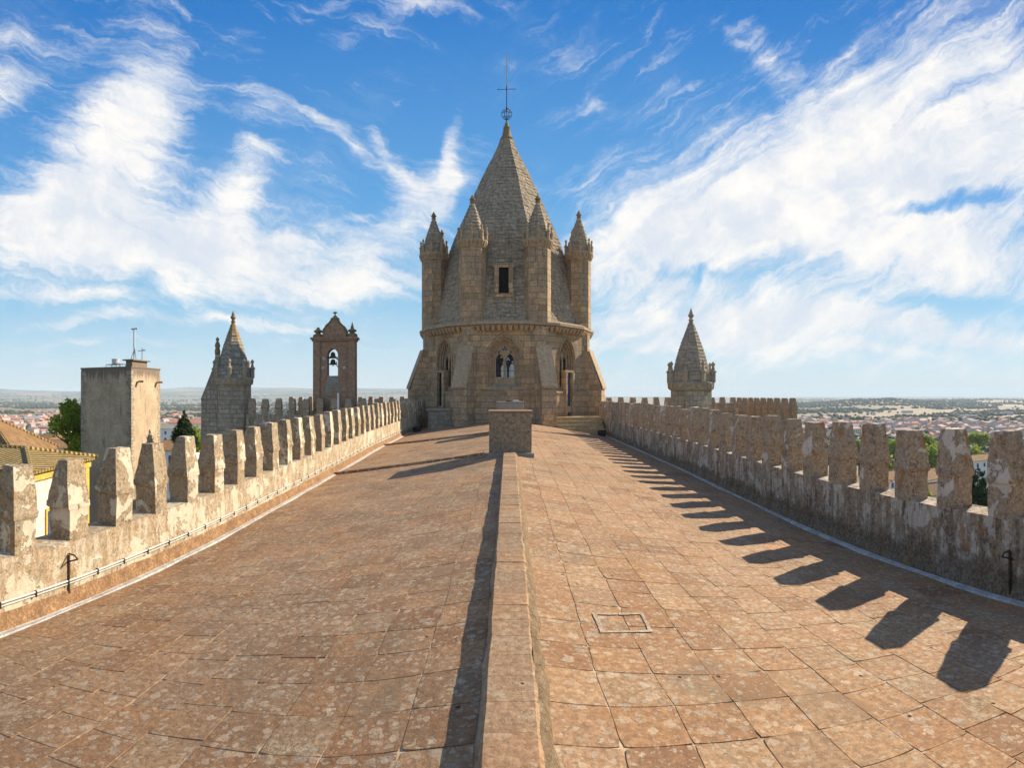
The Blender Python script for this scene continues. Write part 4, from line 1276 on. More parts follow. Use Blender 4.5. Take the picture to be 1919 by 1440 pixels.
mt = Matrix.Translation((cx1, cy1, 0)) @ Matrix.Rotation(math.radians(28), 4, 'Z')
ZE = -3.1
hip_roof(h1, mt, -16, 0, 0, 6.0, ZE, -1.05, 3.3, M['rooftile'])
m_ = MB(); m_.box(-16, 0, 0, 6, -22, ZE-.122, mat=mt); m_.build('wall', M['old_white'], h1)
m_ = MB(); m_.box(-16.1, .1, -.1, 6.1, ZE-.38, ZE-.125, mat=mt); m_.build('eaves_band', M['carved'], h1)
m_ = MB(); m_.box(-.1, .06, 2.3, 3.7, ZE-1.65, ZE-.42, mat=mt); wn = m_.build('window', M['white'], h1)
m_ = MB(); m_.box(.061, .08, 2.45, 3.55, ZE-1.55, ZE-.52, mat=mt); m_.build('pane', M['grey_cement'], wn)
m_ = MB()
for yy_ in (2.5, 3.0, 3.5): m_.box(.081, .10, yy_-.025, yy_+.025, ZE-1.55, ZE-.52, mat=mt)
for zz in (-1.5, -1.2, -.88, -.56): m_.box(.081, .099, 2.47, 3.53, ZE+zz-.02, ZE+zz+.02, mat=mt)
m_.build('glazing_bars', M['grey_carved'], wn)
# chimney like roof hatch
hx = MB(); hx.box(-2.6, -1.5, .7, 1.7, ZE-.1, ZE+.95, mat=mt); hx.build('roof_hatch', M['rooftile'], h1)

cx2, cy2 = polar(164, 24)
h2 = thing('yellow_trimmed_house', 'lower white house with yellow trim and mossy tile roof close behind the left parapet', 'house', (cx2, cy2, -14))
mt = Matrix.Translation((cx2, cy2, 0)) @ Matrix.Rotation(math.radians(18), 4, 'Z')
ZE = -2.62
hip_roof(h2, mt, -5.5, 0, -4.9, 0, ZE, -2.12, 1.9, M['rooftile2'], ov=.3)
m_ = MB(); m_.box(-5.5, 0, -4.9, 0, -22, ZE-.122, mat=mt); m_.build('wall', M['old_white'], h2)
m_ = MB(); m_.box(-5.6, .12, -5.02, .12, ZE-.42, ZE-.124, mat=mt); m_.box(-.3, .06, -.3, .06, -22, ZE-.42, mat=mt); m_.box(-.3, .06, -4.96, -4.6, -22, ZE-.421, mat=mt)
m_.box(-5.5, .05, -4.95, .05, -7.0, -6.75, mat=mt)
m_.build('yellow_trim', M['yellow'], h2)
for yy_ in (-3.2, -1.5):
    m_ = MB(); m_.box(0, .06, yy_-.5, yy_+.5, -6.2, -4.2, mat=mt); wn = m_.build('window', M['yellow'], h2)
    m_ = MB(); m_.box(.061, .08, yy_-.38, yy_+.38, -6.1, -4.3, mat=mt); m_.build('pane', M['door'], wn)

# ------------------------------------------------------------------ trees
def leaf_crown(parent, name, blobs, n, size, mat, seed, aspect=1.0):
    r_ = np.random.default_rng(seed)
    bw = np.array([b_[3]**2 for b_ in blobs]); bw = bw/bw.sum()
    idx = r_.choice(len(blobs), n, p=bw)
    C = np.array([b_[:3] for b_ in blobs])[idx]; R = np.array([b_[3] for b_ in blobs])[idx]
    D = r_.normal(size=(n, 3)); D /= np.linalg.norm(D, axis=1)[:, None]
    rad = R*(r_.uniform(.25, 1.0, n)**.5)*(1+r_.normal(0, .10, n))
    P = C+D*rad[:, None]*np.array([1, 1, aspect])
    a = r_.normal(size=(n, 3)); a /= np.linalg.norm(a, axis=1)[:, None]
    b_ = np.cross(a, D+r_.normal(0, .5, (n, 3))); b_ /= np.maximum(1e-6, np.linalg.norm(b_, axis=1))[:, None]
    s = size*r_.uniform(.6, 1.4, n)[:, None]
    base = np.array(world_loc(parent)) if parent is not None else np.zeros(3)
    Vt = np.stack([P-a*s, P+b_*s*.6, P+a*s, P-b_*s*.6], 1).reshape(-1, 3)-base
    me = bpy.data.meshes.new(name)
    me.vertices.add(4*n); me.vertices.foreach_set('co', Vt.ravel())
    me.loops.add(4*n); me.loops.foreach_set('vertex_index', np.arange(4*n))
    me.polygons.add(n); me.polygons.foreach_set('loop_start', np.arange(0, 4*n, 4)); me.polygons.foreach_set('loop_total', np.full(n, 4))
    me.update(calc_edges=True); me.materials.append(mat)
    o = bpy.data.objects.new(name, me); link(o)
    if parent is not None: o.parent = parent
    return o
def tree(name, label, px, r, ztop, zbot, rad, mat, seed, n=5000, size=.16, kind='round', group=None, cat='tree', ground=-24):
    x, y = polar(px, r)
    root = thing(name, label, cat, (x, y, ground), group)
    r_ = random.Random(seed)
    H = ztop-zbot
    blobs = []
    if kind == 'round':
        for i in range(26):
            t_ = r_.random(); a = r_.uniform(0, 2*PI)
            w = rad*math.sin(PI*min(.97, max(.12, t_*.9+.08)))**.6
            q = r_.uniform(.2, .85)*w
            blobs.append((x+q*math.cos(a), y+q*math.sin(a), zbot+H*(.08+.84*t_), rad*r_.uniform(.18, .38)))
    else:
        for i in range(30):
            t_ = i/29; a = i*2.4
            w = rad*(1-t_)**.8 if kind == 'cone' else rad*(math.sin(PI*(.12+.86*t_))**.7)
            blobs.append((x+w*.65*math.cos(a), y+w*.65*math.sin(a), zbot+H*t_*.95, max(.12, w*.45)))
    leaf_crown(root, 'crown', blobs, n, size, mat, seed)
    m_ = MB(); m_.tube([(x, y, ground-1), (x+.1, y, (ground+zbot)/2), (x, y, zbot+H*.35), (x, y, zbot+H*.8)], [rad*.13, rad*.10, rad*.07, rad*.02], 7)
    for i in range(7):
        a = i*2.4+seed; z0 = zbot+H*(.05+.09*i)
        m_.tube([(x, y, z0), (x+rad*.35*math.cos(a), y+rad*.35*math.sin(a), z0+H*.1), (x+rad*.7*math.cos(a), y+rad*.7*math.sin(a), z0+H*.2)], [rad*.05, rad*.035, rad*.012], 5)
    m_.build('trunk', M['bark'], root, smooth=True)
    return root
tree('leafy_tree', 'bright green leafy tree beside the square tower', 138, 62, zpx(750, 62), zpx(866, 62), 3.3, M['leaf'], 5, 9000, .19)
tree('conifer_tree', 'dark spiky conifer right of the square tower', 345, 58, zpx(768, 58), zpx(830, 58), 1.5, M['leaf_dark'], 9, 4500, .13, 'cone')
tree('leafy_tree', 'low olive green tree under the conifer behind the left merlons', 362, 66, zpx(806, 66), zpx(850, 66), 2.1, M['leaf'], 6, 3000, .16)
tree('cypress_tree', 'tall dark cypress showing between the two nearest right merlons', 1832, 75, zpx(868, 75), zpx(1010, 75), 1.9, M['leaf_dark'], 10, 9000, .15, 'column', ground=-30)
tree('leafy_tree', 'small green bush seen low through a gap in the right parapet', 1738, 60, zpx(922, 60), zpx(975, 60), 1.5, M['leaf'], 14, 3000, .12, ground=-20)
for i, (px, r, yt, yb, rd, lab) in enumerate((
        (1672, 250, 826, 862, 8.5, 'yellow green tree crown between the third and fourth right merlons'),
        (1655, 190, 850, 885, 5.5, 'smaller lime tree low between the third and fourth right merlons'),
        (1733, 260, 818, 856, 7.5, 'pale green tree left of the second right merlon'),
        (1742, 210, 836, 880, 8.5, 'lime green tree filling the gap below the pale green one'),
        (1835, 330, 812, 835, 8.5, 'wide yellow green tree crown seen before the distant town'),
        (1828, 230, 840, 872, 9.0, 'lime green tree low between the two nearest right merlons'),
        (1610, 280, 828, 862, 7.0, 'lime tree behind the fifth right merlon'),
        (1555, 260, 836, 866, 6.0, 'lime tree glimpsed at the narrow gap near the cement capped merlon'),
        (1790, 280, 822, 850, 8.0, 'lime tree standing behind the second right merlon'),
        (1905, 250, 842, 876, 8.0, 'lime tree at the right end behind the nearest right merlon'))):
    tree('lime_tree', lab, px, r, zpx(yt, r), zpx(yb, r), rd*.85, M['leaf_lime'], 20+i, 1500, .75, group='yellow green trees below the right parapet', ground=-50)

# ------------------------------------------------------------------ ground
def terr(x, y):
    r = math.hypot(x, y); a = math.atan2(x, y)
    z = interp(r, [0, 40, 120, 450, 900, 20000], [-20, -22, -33, -54, -57, -57])
    if r > 500:
        z += mnoise.noise(Vector((x/900, y/900, 0)))*5*min(1, (r-500)/1500)
    if r > 4500:
        t_ = min(1, (r-4500)/6500); t_ = t_*t_*(3-2*t_)
        ll = 1/(1+math.exp((a-.02)*14))
        amp = 34 + 235*ll
        nz = .72+.30*mnoise.noise(Vector((a*4.2, 1.3, r/9000))) + .14*mnoise.noise(Vector((a*15, 5, r/3000)))
        z += amp*t_*max(.2, nz)
    # wooded rise on the right
    g = math.exp(-((a-.66)/.12)**2-((r-3300)/600)**2); z += 34*g*(1+.2*mnoise.noise(Vector((a*30, 3, 1))))
    g = math.exp(-((a-.84)/.10)**2-((r-4600)/900)**2); z += 26*g
    return z
rs = np.concatenate([[0, 20, 40], np.geomspace(60, 15000, 110)])
NA = 220
V = []; Fc = []
for r in rs:
    for i in range(NA):
        a = 2*PI*i/NA
        V.append((r*math.sin(a), r*math.cos(a), terr(r*math.sin(a), r*math.cos(a))))
for j in range(len(rs)-1):
    for i in range(NA):
        k = (i+1) % NA
        Fc.append((j*NA+i, j*NA+k, (j+1)*NA+k, (j+1)*NA+i) if j else (j*NA+i, (j+1)*NA+k, (j+1)*NA+i))
def mat_ground():
    m, t, b = new_mat('dry_farmland')
    P = t.pos()
    s = t.n('SeparateXYZ'); t.link(P, s.inputs[0])
    fl = t.n('CombineXYZ'); t.link(s.outputs[0], fl.inputs[0]); t.link(s.outputs[1], fl.inputs[1]); Q = fl.outputs[0]
    wq = t.vmath('ADD', Q, t.vmath('SCALE', t.vmath('SUBTRACT', t.noise(Q, .0012, 4, color=True), (.5, .5, .5)), scale=500))
    v = t.vor(wq, .0022); c = t.n('SeparateColor'); t.link(v.outputs['Color'], c.inputs[0])
    col = t.cramp(c.outputs[0], [(0, (.42, .27, .16)), (.25, (.50, .36, .21)), (.45, (.38, .20, .13)), (.6, (.46, .36, .22)), (.8, (.22, .21, .09)), (1, (.48, .30, .20))])
    n = t.noise(Q, .012, 6, .7)
    col = t.mix(t.ramp(n, .46, .58, 0, .7), col, (.16, .16, .075))
    n2 = t.noise(Q, .09, 5, .7)
    col = t.mix(t.ramp(n2, .42, .58, .45, 0), col, (.16, .13, .07))
    r = t.vmath('LENGTH', Q)
    near = t.ramp(r, 250, 700, 1, 0)
    col = t.mix(near, col, t.mix(t.ramp(n2, .4, .6), (.10, .12, .04), (.30, .23, .14)))
    far = t.ramp(r, 4500, 7500)
    col = t.mix(t.math('MULTIPLY', far, t.ramp(t.noise(Q, .0011, 6, .7), .42, .52)), col, (.07, .09, .045))
    t.link(col, b.inputs['Base Color'])
    return m
me = bpy.data.meshes.new('ground'); me.from_pydata(V, [], Fc); me.materials.append(mat_ground()); me.polygons.foreach_set('use_smooth', [True]*len(me.polygons)); me.update()
g = link(bpy.data.objects.new('ground', me)); struct(g)

# ------------------------------------------------------------------ distant woodland (one mass), hedges
def woodland(name, pts, mat):
    ico = []
    t_ = (1+5**.5)/2
    iv = np.array([(-1, t_, 0), (1, t_, 0), (-1, -t_, 0), (1, -t_, 0), (0, -1, t_), (0, 1, t_), (0, -1, -t_), (0, 1, -t_), (t_, 0, -1), (t_, 0, 1), (-t_, 0, -1), (-t_, 0, 1)])
    iv /= np.linalg.norm(iv[0])
    fi = np.array([(0, 11, 5), (0, 5, 1), (0, 1, 7), (0, 7, 10), (0, 10, 11), (1, 5, 9), (5, 11, 4), (11, 10, 2), (10, 7, 6), (7, 1, 8), (3, 9, 4), (3, 4, 2), (3, 2, 6), (3, 6, 8), (3, 8, 9), (4, 9, 5), (2, 4, 11), (6, 2, 10), (8, 6, 7), (9, 8, 1)])
    n = len(pts)
    VV = np.zeros((n, 12, 3)); 
    for i, (x, y, z, r) in enumerate(pts):
        VV[i] = iv*(1+rng.normal(0, .22, (12, 1)))*np.array([r*rng.uniform(.8, 1.3), r*rng.uniform(.8, 1.3), r*rng.uniform(.6, .95)])+np.array([x, y, z+r*.5])
    FF = (fi[None]+np.arange(n)[:, None, None]*12).reshape(-1, 3)
    me = bpy.data.meshes.new(name)
    me.vertices.add(n*12); me.vertices.foreach_set('co', VV.ravel())
    me.loops.add(len(FF)*3); me.loops.foreach_set('vertex_index', FF.ravel())
    me.polygons.add(len(FF)); me.polygons.foreach_set('loop_start', np.arange(0, len(FF)*3, 3)); me.polygons.foreach_set('loop_total', np.full(len(FF), 3))
    me.update(calc_edges=True); me.materials.append(mat)
    o = link(bpy.data.objects.new(name, me)); struct(o, kind='stuff')
    return o
def town_mask(a, r):
    if a < 0: return (-.93 < a < -.72) and 950 < r < 1750
    return a > .40 and 620 < r < 1250
pts = []
while len(pts) < 15000:
    right = random.random() < .55
    a = random.uniform(.42, 1.0) if right else random.uniform(-1.0, -.15)
    r = math.exp(random.uniform(math.log(420), math.log(7500)))
    x, y = r*math.sin(a), r*math.cos(a)
    d = mnoise.noise(Vector((x/650, y/420, 4)))*1.1+.4*mnoise.noise(Vector((x/130, y/130, 9)))
    lim = .10 if right else .12
    if abs(a-.66) < .17 and 2600 < r < 4200: lim = -.6
    if 1500 < r < 4200: lim -= .16
    if town_mask(a, r): lim += .35
    if d < lim and random.random() > .03: continue
    s = random.uniform(2.2, 5.5)*(1+r/5200)
    pts.append((x, y, terr(x, y), s))
woodland('woodland', pts, M['leaf_far'])

# ------------------------------------------------------------------ distant houses
M['far_white'] = mat_rough('far_whitewash', (.50, .46, .42), (.62, .58, .54), None, .05, .01, spots=.05)
M['far_pink'] = mat_rough('far_pale_walls', (.44, .36, .30), (.52, .44, .38), None, .05, .01, spots=.05)
M['far_roof'] = mat_rough('far_orange_roofs', (.46, .20, .12), (.56, .27, .17), None, .2, .01, spots=.1)
M['far_roof2'] = mat_rough('far_pinkish_roofs', (.50, .32, .26), (.58, .40, .33), None, .2, .01, spots=.1)
M['far_roof3'] = mat_rough('far_grey_roofs', (.34, .36, .40), (.45, .46, .50), None, .2, .01, spots=.1)
def house_mesh(w, d, h, rh, wm, rm, flat=False):
    m_ = MB()
    m_.box(-w/2, w/2, -d/2, d/2, -6, h)
    if flat: m_.box(-w/2-.3, w/2+.3, -d/2-.3, d/2+.3, h+.01, h+rh*.3, mi=1)
    else:
        o_ = .5
        m_.add([(-w/2-o_, -d/2-o_, h), (w/2+o_, -d/2-o_, h), (w/2+o_, d/2+o_, h), (-w/2-o_, d/2+o_, h), (-w/2-o_, 0, h+rh), (w/2+o_, 0, h+rh)],
               [(0, 1, 5, 4), (2, 3, 4, 5), (1, 2, 5), (3, 0, 4), (0, 3, 2, 1)], 1)
    # dark window rows
    k = int(w//3)
    for i in range(k):
        xx = -w/2+(i+.5)*w/k
        for zz in np.arange(1.2, h-1.2, 2.8):
            m_.box(xx-.5, xx+.5, -d/2-.06, -d/2+.02, zz, zz+1.3, mi=2)
            m_.box(xx-.5, xx+.5, d/2-.02, d/2+.06, zz, zz+1.3, mi=2)
    o = m_.build('house', [wm, rm, M['door']]); d_ = o.data; bpy.data.objects.remove(o); return d_
HM = [(house_mesh(12, 9, 5.5, 2.6, M['far_white'], M['far_roof']), 'small white house with an orange tiled roof in the distant town'),
      (house_mesh(20, 10, 6, 3, M['far_white'], M['far_roof']), 'long white house with an orange tiled roof in the distant town'),
      (house_mesh(11, 10, 7, 2.2, M['far_pink'], M['far_roof2']), 'pale cream house with a pinkish roof in the distant town'),
      (house_mesh(26, 12, 5, 2.5, M['far_pink'], M['far_roof2']), 'long low cream building with a pinkish roof in the distant town'),
      (house_mesh(16, 13, 10, 2.5, M['far_white'], M['far_roof2']), 'taller white block with a pinkish roof in the distant town'),
      (house_mesh(34, 18, 6, 2.5, M['far_white'], M['far_roof3'], True), 'wide white flat roofed warehouse with a grey top beyond the town')]
cnt = 0
def put_house(k, x, y, z, rot, s, grp):
    me, lab = HM[k]
    o = link(bpy.data.objects.new('house', me)); o.location = (x, y, z); o.rotation_euler = (0, 0, rot); o.scale = (s, s, s)
    side = 'left' if x < 0 else 'right'
    tag(o, lab+' on the '+side, 'house', grp+f' {side} {k}')
GR = 'houses of the distant town'
kinds_r = [0, 2, 2, 3, 4, 1, 4]; kinds_l = [0, 1, 1, 0, 2, 3]
placed = []
tries = 0
far_pts = []
def gapmask(px, py): return True
while cnt < 270 and tries < 20000:
    tries += 1
    right = cnt % 5 < 3
    if right: a = random.uniform(.44, .93); r = random.uniform(620, 1250)
    else: a = random.uniform(-.92, -.74) if random.random() < .75 else random.uniform(-.62, -.56); r = random.uniform(900, 1650)
    x, y = r*math.sin(a), r*math.cos(a)
    if any((x-q[0])**2+(y-q[1])**2 < 17**2 for q in placed): continue
    placed.append((x, y))
    k = random.choice(kinds_r if right else kinds_l)
    put_house(k, x, y, terr(x, y)-1.0, random.choice((0, .4, PI/2, .9))+random.uniform(-.2, .2), random.uniform(.85, 1.2), GR)
    cnt += 1
for px, r, k, s in ((1815, 1400, 5, 1.3), (130, 1050, 5, 1.4), (60, 1350, 5, 1.2), (1886, 1700, 5, 1.2), (1700, 1900, 5, 1.1)):
    x, y = polar(px, r); put_house(k, x, y, terr(x, y), -(px-PX0)/F+.1, s, 'warehouses')
# the rest of the far settlement: more roofs than one could count
m_ = MB()
for i in range(900):
    right = random.random() < .6
    a = random.uniform(.42, .95) if right else random.choice((random.uniform(-.95, -.74), random.uniform(-.62, -.15)))
    r = math.exp(random.uniform(math.log(700), math.log(4500)))
    if right and r < 1300 and random.random() < .2: pass
    x, y = r*math.sin(a), r*math.cos(a)
    if r > 1300 and mnoise.noise(Vector((x/400, y/400, 2))) < .28: continue
    if right and r > 1300 and random.random() < .5: continue
    if any((x-q[0])**2+(y-q[1])**2 < 15**2 for q in placed): continue
    placed.append((x, y))
    z = terr(x, y); w, d = random.uniform(8, 20), random.uniform(7, 11); h = random.uniform(4, 7)
    mt = Matrix.Translation((x, y, z)) @ Matrix.Rotation(random.uniform(0, PI), 4, 'Z')
    m_.box(-w/2, w/2, -d/2, d/2, -5, h, mat=mt)
    m_.add([(-w/2-.4, -d/2-.4, h), (w/2+.4, -d/2-.4, h), (w/2+.4, d/2+.4, h), (-w/2-.4, d/2+.4, h), (-w/2-.4, 0, h+2.4), (w/2+.4, 0, h+2.4)],
           [(0, 1, 5, 4), (2, 3, 4, 5), (1, 2, 5), (3, 0, 4)], 1+(i % 3 == 0), mt)
struct(m_.build('far_settlement', [M['far_white'], M['far_roof'], M['far_roof2']]), kind='stuff')
# nearer roofs seen just over the left merlons and through the right gaps
def near_house(px, r, yr, w, d, rot, label, wm='white', rm='rooftile', hh=5, rise=1.6):
    x, y = polar(px, r); zr = zpx(yr, r)
    root = thing('town_house', label, 'house', (x, y, zr-hh-rise), 'town houses just below the cathedral')
    mt = Matrix.Translation((x, y, 0)) @ Matrix.Rotation(rot, 4, 'Z')
    m_ = MB(); m_.box(-w/2, w/2, -d/2, d/2, zr-rise-30, zr-rise-.125, mat=mt); m_.build('wall', M[wm], root)
    hip_roof(root, mt, -w/2, w/2, -d/2, d/2, zr-rise, zr, d*.35, M[rm])
    n = max(2, int(w//3))
    for i in range(n):
        xx = -w/2+(i+.5)*w/n
        for zz in (zr-rise-2.4, zr-rise-5.2):
            m_ = MB(); m_.box(xx-.45, xx+.45, -d/2-.04, -d/2+.02, zz, zz+1.4, mat=mt); m_.build('window', M['door'], root)
near_house(120, 150, 826, 14, 9, .5, 'white house with brown roof under the leafy tree on the left')
near_house(98, 190, 812, 12, 8, -.3, 'white house left of the leafy tree, farther down the slope')
near_house(330, 110, 826, 9, 7, .3, 'white house with tiled roof low beside the conifer')
near_house(340, 240, 796, 26, 12, .2, 'long grey roofed building glimpsed behind the conifer', rm='grey_cement')
near_house(368, 260, 786, 24, 10, .1, 'orange roofed row of houses left of the grey corner turret', rm='far_roof')
near_house(1735, 130, 880, 12, 8, .2, 'white house with tiled roof seen through the gap left of the second right merlon')
near_house(1748, 105, 905, 9, 7, -.2, 'white house low in the gap left of the second right merlon')
near_house(1660, 160, 884, 14, 9, .1, 'white house with tiled roof in the gap beside the third right merlon')
near_house(1834, 210, 852, 20, 10, -.1, 'white house with tiled roof in the last wide gap on the right')
near_house(1610, 120, 893, 12, 9, .4, 'white house in the gap between the fourth and fifth right merlons')

# ------------------------------------------------------------------ haze
m = bpy.data.materials.new('haze'); m.use_nodes = True; nt = m.node_tree; nt.nodes.clear()
out = nt.nodes.new('ShaderNodeOutputMaterial'); pv = nt.nodes.new('ShaderNodeVolumePrincipled')
pv.inputs['Color'].default_value = (.72, .87, 1.0, 1); pv.inputs['Density'].default_value = 1.05e-4; pv.inputs['Anisotropy'].default_value = 0
nt.links.new(pv.outputs[0], out.inputs['Volume'])
m_ = MB(); HB = 16500; m_.box(-HB, HB, -HB, HB, -90, 260)
hz = m_.build('haze', m); struct(hz, kind='stuff')

# ------------------------------------------------------------------ sun and sky
AZ, EL = math.radians(57.5), math.radians(30)
sd = Vector((math.sin(AZ)*math.cos(EL), math.cos(AZ)*math.cos(EL), math.sin(EL)))
ld = bpy.data.lights.new('sun', 'SUN'); ld.energy = 4.9; ld.angle = math.radians(.5); ld.color = (1.0, .88, .70)
lo = link(bpy.data.objects.new('sun', ld)); lo.rotation_euler = (-sd).to_track_quat('-Z', 'Y').to_euler(); lo.location = sd*100

w = bpy.data.worlds.new('World'); sc.world = w; w.use_nodes = True
t = NT(w.node_tree); w.node_tree.nodes.clear()
sky = t.n('TexSky', sky_type='NISHITA', sun_disc=False, sun_elevation=EL, sun_rotation=AZ)
sky.altitude = 300; sky.air_density = 1.0; sky.dust_density = .3; sky.ozone_density = 2.5
hs = t.n('HueSaturation'); hs.inputs['Saturation'].default_value = 1.45; hs.inputs['Value'].default_value = .95; t.link(sky.outputs[0], hs.inputs['Color'])
G = t.n('TexCoord').outputs['Generated']
s = t.n('SeparateXYZ'); t.link(G, s.inputs[0])
az = t.math('ARCTAN2', s.outputs[0], s.outputs[1])
hl = t.math('SQRT', t.math('ADD', t.math('MULTIPLY', s.outputs[0], s.outputs[0]), t.math('MULTIPLY', s.outputs[1], s.outputs[1])))
el = t.math('DIVIDE', s.outputs[2], t.math('MAXIMUM', hl, .05))
c = t.n('CombineXYZ'); t.link(az, c.inputs[0]); t.link(el, c.inputs[1]); Pd = c.outputs[0]
wp = t.vmath('SUBTRACT', t.noise(Pd, 3.0, 5, .6, color=True), (.5, .5, .5))
wp2 = t.vmath('SUBTRACT', t.noise(Pd, 13.0, 5, .65, color=True), (.5, .5, .5))
Pw = t.vmath('ADD', t.vmath('ADD', Pd, t.vmath('SCALE', wp, scale=.16)), t.vmath('SCALE', wp2, scale=.035))
STROKES = [  # px, py, half length, half width, angle, strength
    (80, 70, 420, 80, -4, .6), (1900, 300, 300, 200, 30, .5), (1580, 430, 720, 340, 14, .42), (240, 360, 480, 280, 0, .25), (1250, 330, 200, 70, 35, .5), (120, 430, 300, 120, 0, .4), (290, 170, 150, 100, 65, .85), (190, 320, 260, 130, 35, 1.0), (20, 180, 110, 60, 20, .7),
    (440, 370, 160, 75, 75, .75), (230, 450, 480, 110, -6, 1.0), (560, 480, 460, 75, -4, .85), (660, 545, 420, 40, 0, .8),
    (840, 300, 150, 26, 80, .85), (790, 390, 180, 75, 45, .8), (650, 280, 150, 22, -32, .6), (740, 310, 130, 22, -50, .55),
    (80, 535, 240, 22, -8, .8), (500, 200, 180, 50, -15, .5), (700, 50, 280, 45, 22, .35), (400, 600, 480, 22, -3, .75), (1250, 640, 400, 18, 3, .5), (1500, 655, 500, 16, 0, .5), (150, 600, 260, 14, -4, .5), (650, 590, 200, 14, -5, .5), (200, 640, 400, 16, -3, .4), (600, 640, 300, 14, -4, .35),
    (1450, 360, 560, 170, 30, .95), (1640, 170, 330, 150, 38, .8), (1420, 90, 170, 60, -45, .6), (1760, 470, 440, 110, -6, .9),
    (1260, 440, 260, 90, 20, .8), (1400, 590, 500, 80, 4, .8), (1780, 320, 400, 110, 20, .85), (1880, 110, 220, 150, 40, .7),
    (1122, 193, 60, 28, 15, .75), (1290, 60, 90, 35, 25, .5), (1600, 610, 560, 60, 0, .7), (1650, 680, 700, 50, 0, .6),
    (1860, 620, 260, 34, -3, .6), (675, 420, 40, 14, 5, .6), (1230, 110, 80, 18, 35, .45),
    (1750, 385, 210, 24, 3, -1.1), (1290, 505, 150, 18, -10, -.6), (1800, 560, 300, 30, 2, -.6), (590, 120, 150, 60, 20, -.4), (350, 60, 110, 60, 20, -.3), (400, 250, 60, 60, 60, -.5), (1560, 60, 60, 25, 20, -.3), (1800, 200, 110, 30, 40, -.5)]
acc = None
for (px, py, L_, W_, an_, st_) in STROKES:
    mp = t.n('Mapping', vector_type='TEXTURE'); t.link(Pw, mp.inputs[0])
    mp.inputs['Location'].default_value = ((px-PX0)/F, (PY0-py)/F, 0)
    mp.inputs['Rotation'].default_value = (0, 0, math.radians(an_))
    mp.inputs['Scale'].default_value = (L_/F, W_/F, 1)
    f_ = t.ramp(t.vmath('LENGTH', mp.outputs[0]), 0.0, 1.15, st_, 0)
    acc = f_ if acc is None else t.math('ADD', acc, f_)
# streaky texture: fibres run up to the right on the right, down to the right on the left
sideR = t.ramp(az, -.15, .15)
def fib(ang, sc_, off):
    r_ = t.n('Mapping', vector_type='TEXTURE'); t.link(t.vmath('ADD', Pw, off), r_.inputs[0]); r_.inputs['Rotation'].default_value = (0, 0, math.radians(ang)); r_.inputs['Scale'].default_value = (1/.55, 1/3.6, 1)
    return t.noise(r_.outputs[0], sc_, 11, .66, .15)
fl_, fr_ = fib(-14, 3.0, (0, 0, 0)), fib(30, 3.0, (3, 1, 0))
fx = t.n('Mix', data_type='FLOAT'); t.link(sideR, fx.inputs[0]); t.link(fl_, fx.inputs[2]); t.link(fr_, fx.inputs[3]); fibre = fx.outputs[0]
puff = t.noise(Pw, 9.0, 8, .65)
away = t.math('MAXIMUM', t.ramp(t.math('ABSOLUTE', az), 1.1, 1.6), t.ramp(el, .85, 1.3))  # unseen cloud veil overhead and behind, added for neutral fill light
acc = t.math('ADD', acc, t.math('MULTIPLY', away, .38))
def fib2(ang, off):
    r_ = t.n('Mapping', vector_type='TEXTURE'); t.link(t.vmath('ADD', Pw, off), r_.inputs[0]); r_.inputs['Rotation'].default_value = (0, 0, math.radians(ang)); r_.inputs['Scale'].default_value = (1, .16, 1)
    return t.noise(r_.outputs[0], 5.0, 8, .7, .6)
ff = t.n('Mix', data_type='FLOAT'); t.link(sideR, ff.inputs[0]); t.link(fib2(-22, (1, 4, 0)), ff.inputs[2]); t.link(fib2(38, (6, 2, 0)), ff.inputs[3])
fine_f = t.math('MULTIPLY', t.math('SUBTRACT', ff.outputs[0], .5), 2.1)
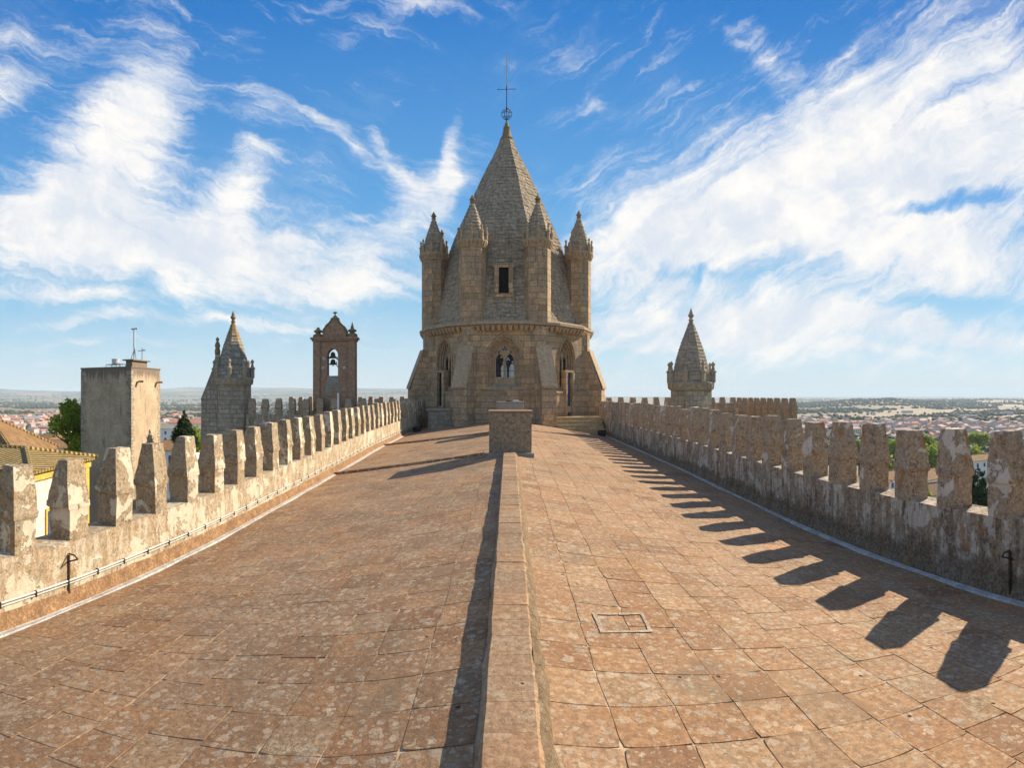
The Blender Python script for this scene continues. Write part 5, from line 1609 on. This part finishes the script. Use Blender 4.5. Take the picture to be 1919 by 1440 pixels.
acc = t.math('ADD', acc, fine_f)
dens = t.math('ADD', t.math('MULTIPLY', acc, .95), t.math('ADD', t.math('MULTIPLY', t.math('SUBTRACT', fibre, .5), 1.9), t.math('MULTIPLY', t.math('SUBTRACT', puff, .5), .9)))
mask = t.ramp(dens, .05, 1.25)
veil = t.ramp(t.noise(Pw, 2.2, 7, .6), .45, .75, 0, .25)
mask = t.math('MAXIMUM', mask, t.math('MULTIPLY', veil, t.ramp(acc, -.2, .3)))
# unseen half of the sky keeps the added fill cloud
lum = t.n('RGBToBW'); t.link(sky.outputs[0], lum.inputs[0])
elr = t.math('MULTIPLY', t.math('MAXIMUM', el, 0.0), .8, clamp=True)
lowsky = t.cramp(elr, [(0, (.58, .68, .74)), (.05, (.50, .70, .82)), (.13, (.27, .56, .80)), (.28, (.10, .36, .73)), (.55, (.014, .19, .58)), (1, (.006, .11, .38))])
lowsky = t.vmath('SCALE', lowsky, scale=4.75)
skyc = t.mix(.94, hs.outputs[0], lowsky)
bg1 = t.n('Background'); t.link(skyc, bg1.inputs[0]); bg1.inputs[1].default_value = .125
bg2 = t.n('Background'); bg2.inputs[1].default_value = 1.0
shade = t.mix(t.ramp(t.math('ADD', t.math('MULTIPLY', puff, .5), t.math('MULTIPLY', fibre, .5)), .40, .62), (.44, .47, .52), (.64, .61, .57))
t.link(shade, bg2.inputs[0])
mx = t.n('MixShader'); t.link(t.math('MULTIPLY', mask, .96), mx.inputs[0]); t.link(bg1.outputs[0], mx.inputs[1]); t.link(bg2.outputs[0], mx.inputs[2])
out = t.n('OutputWorld'); t.link(mx.outputs[0], out.inputs[0])

# ------------------------------------------------------------------ render settings
sc.render.engine = 'CYCLES'
sc.cycles.use_denoising = True
sc.cycles.max_bounces = 6; sc.cycles.diffuse_bounces = 3; sc.cycles.transparent_max_bounces = 8; sc.cycles.volume_bounces = 1
sc.view_settings.view_transform = 'Standard'; sc.view_settings.look = 'None'
sc.view_settings.exposure = 0.78; sc.view_settings.gamma = 1
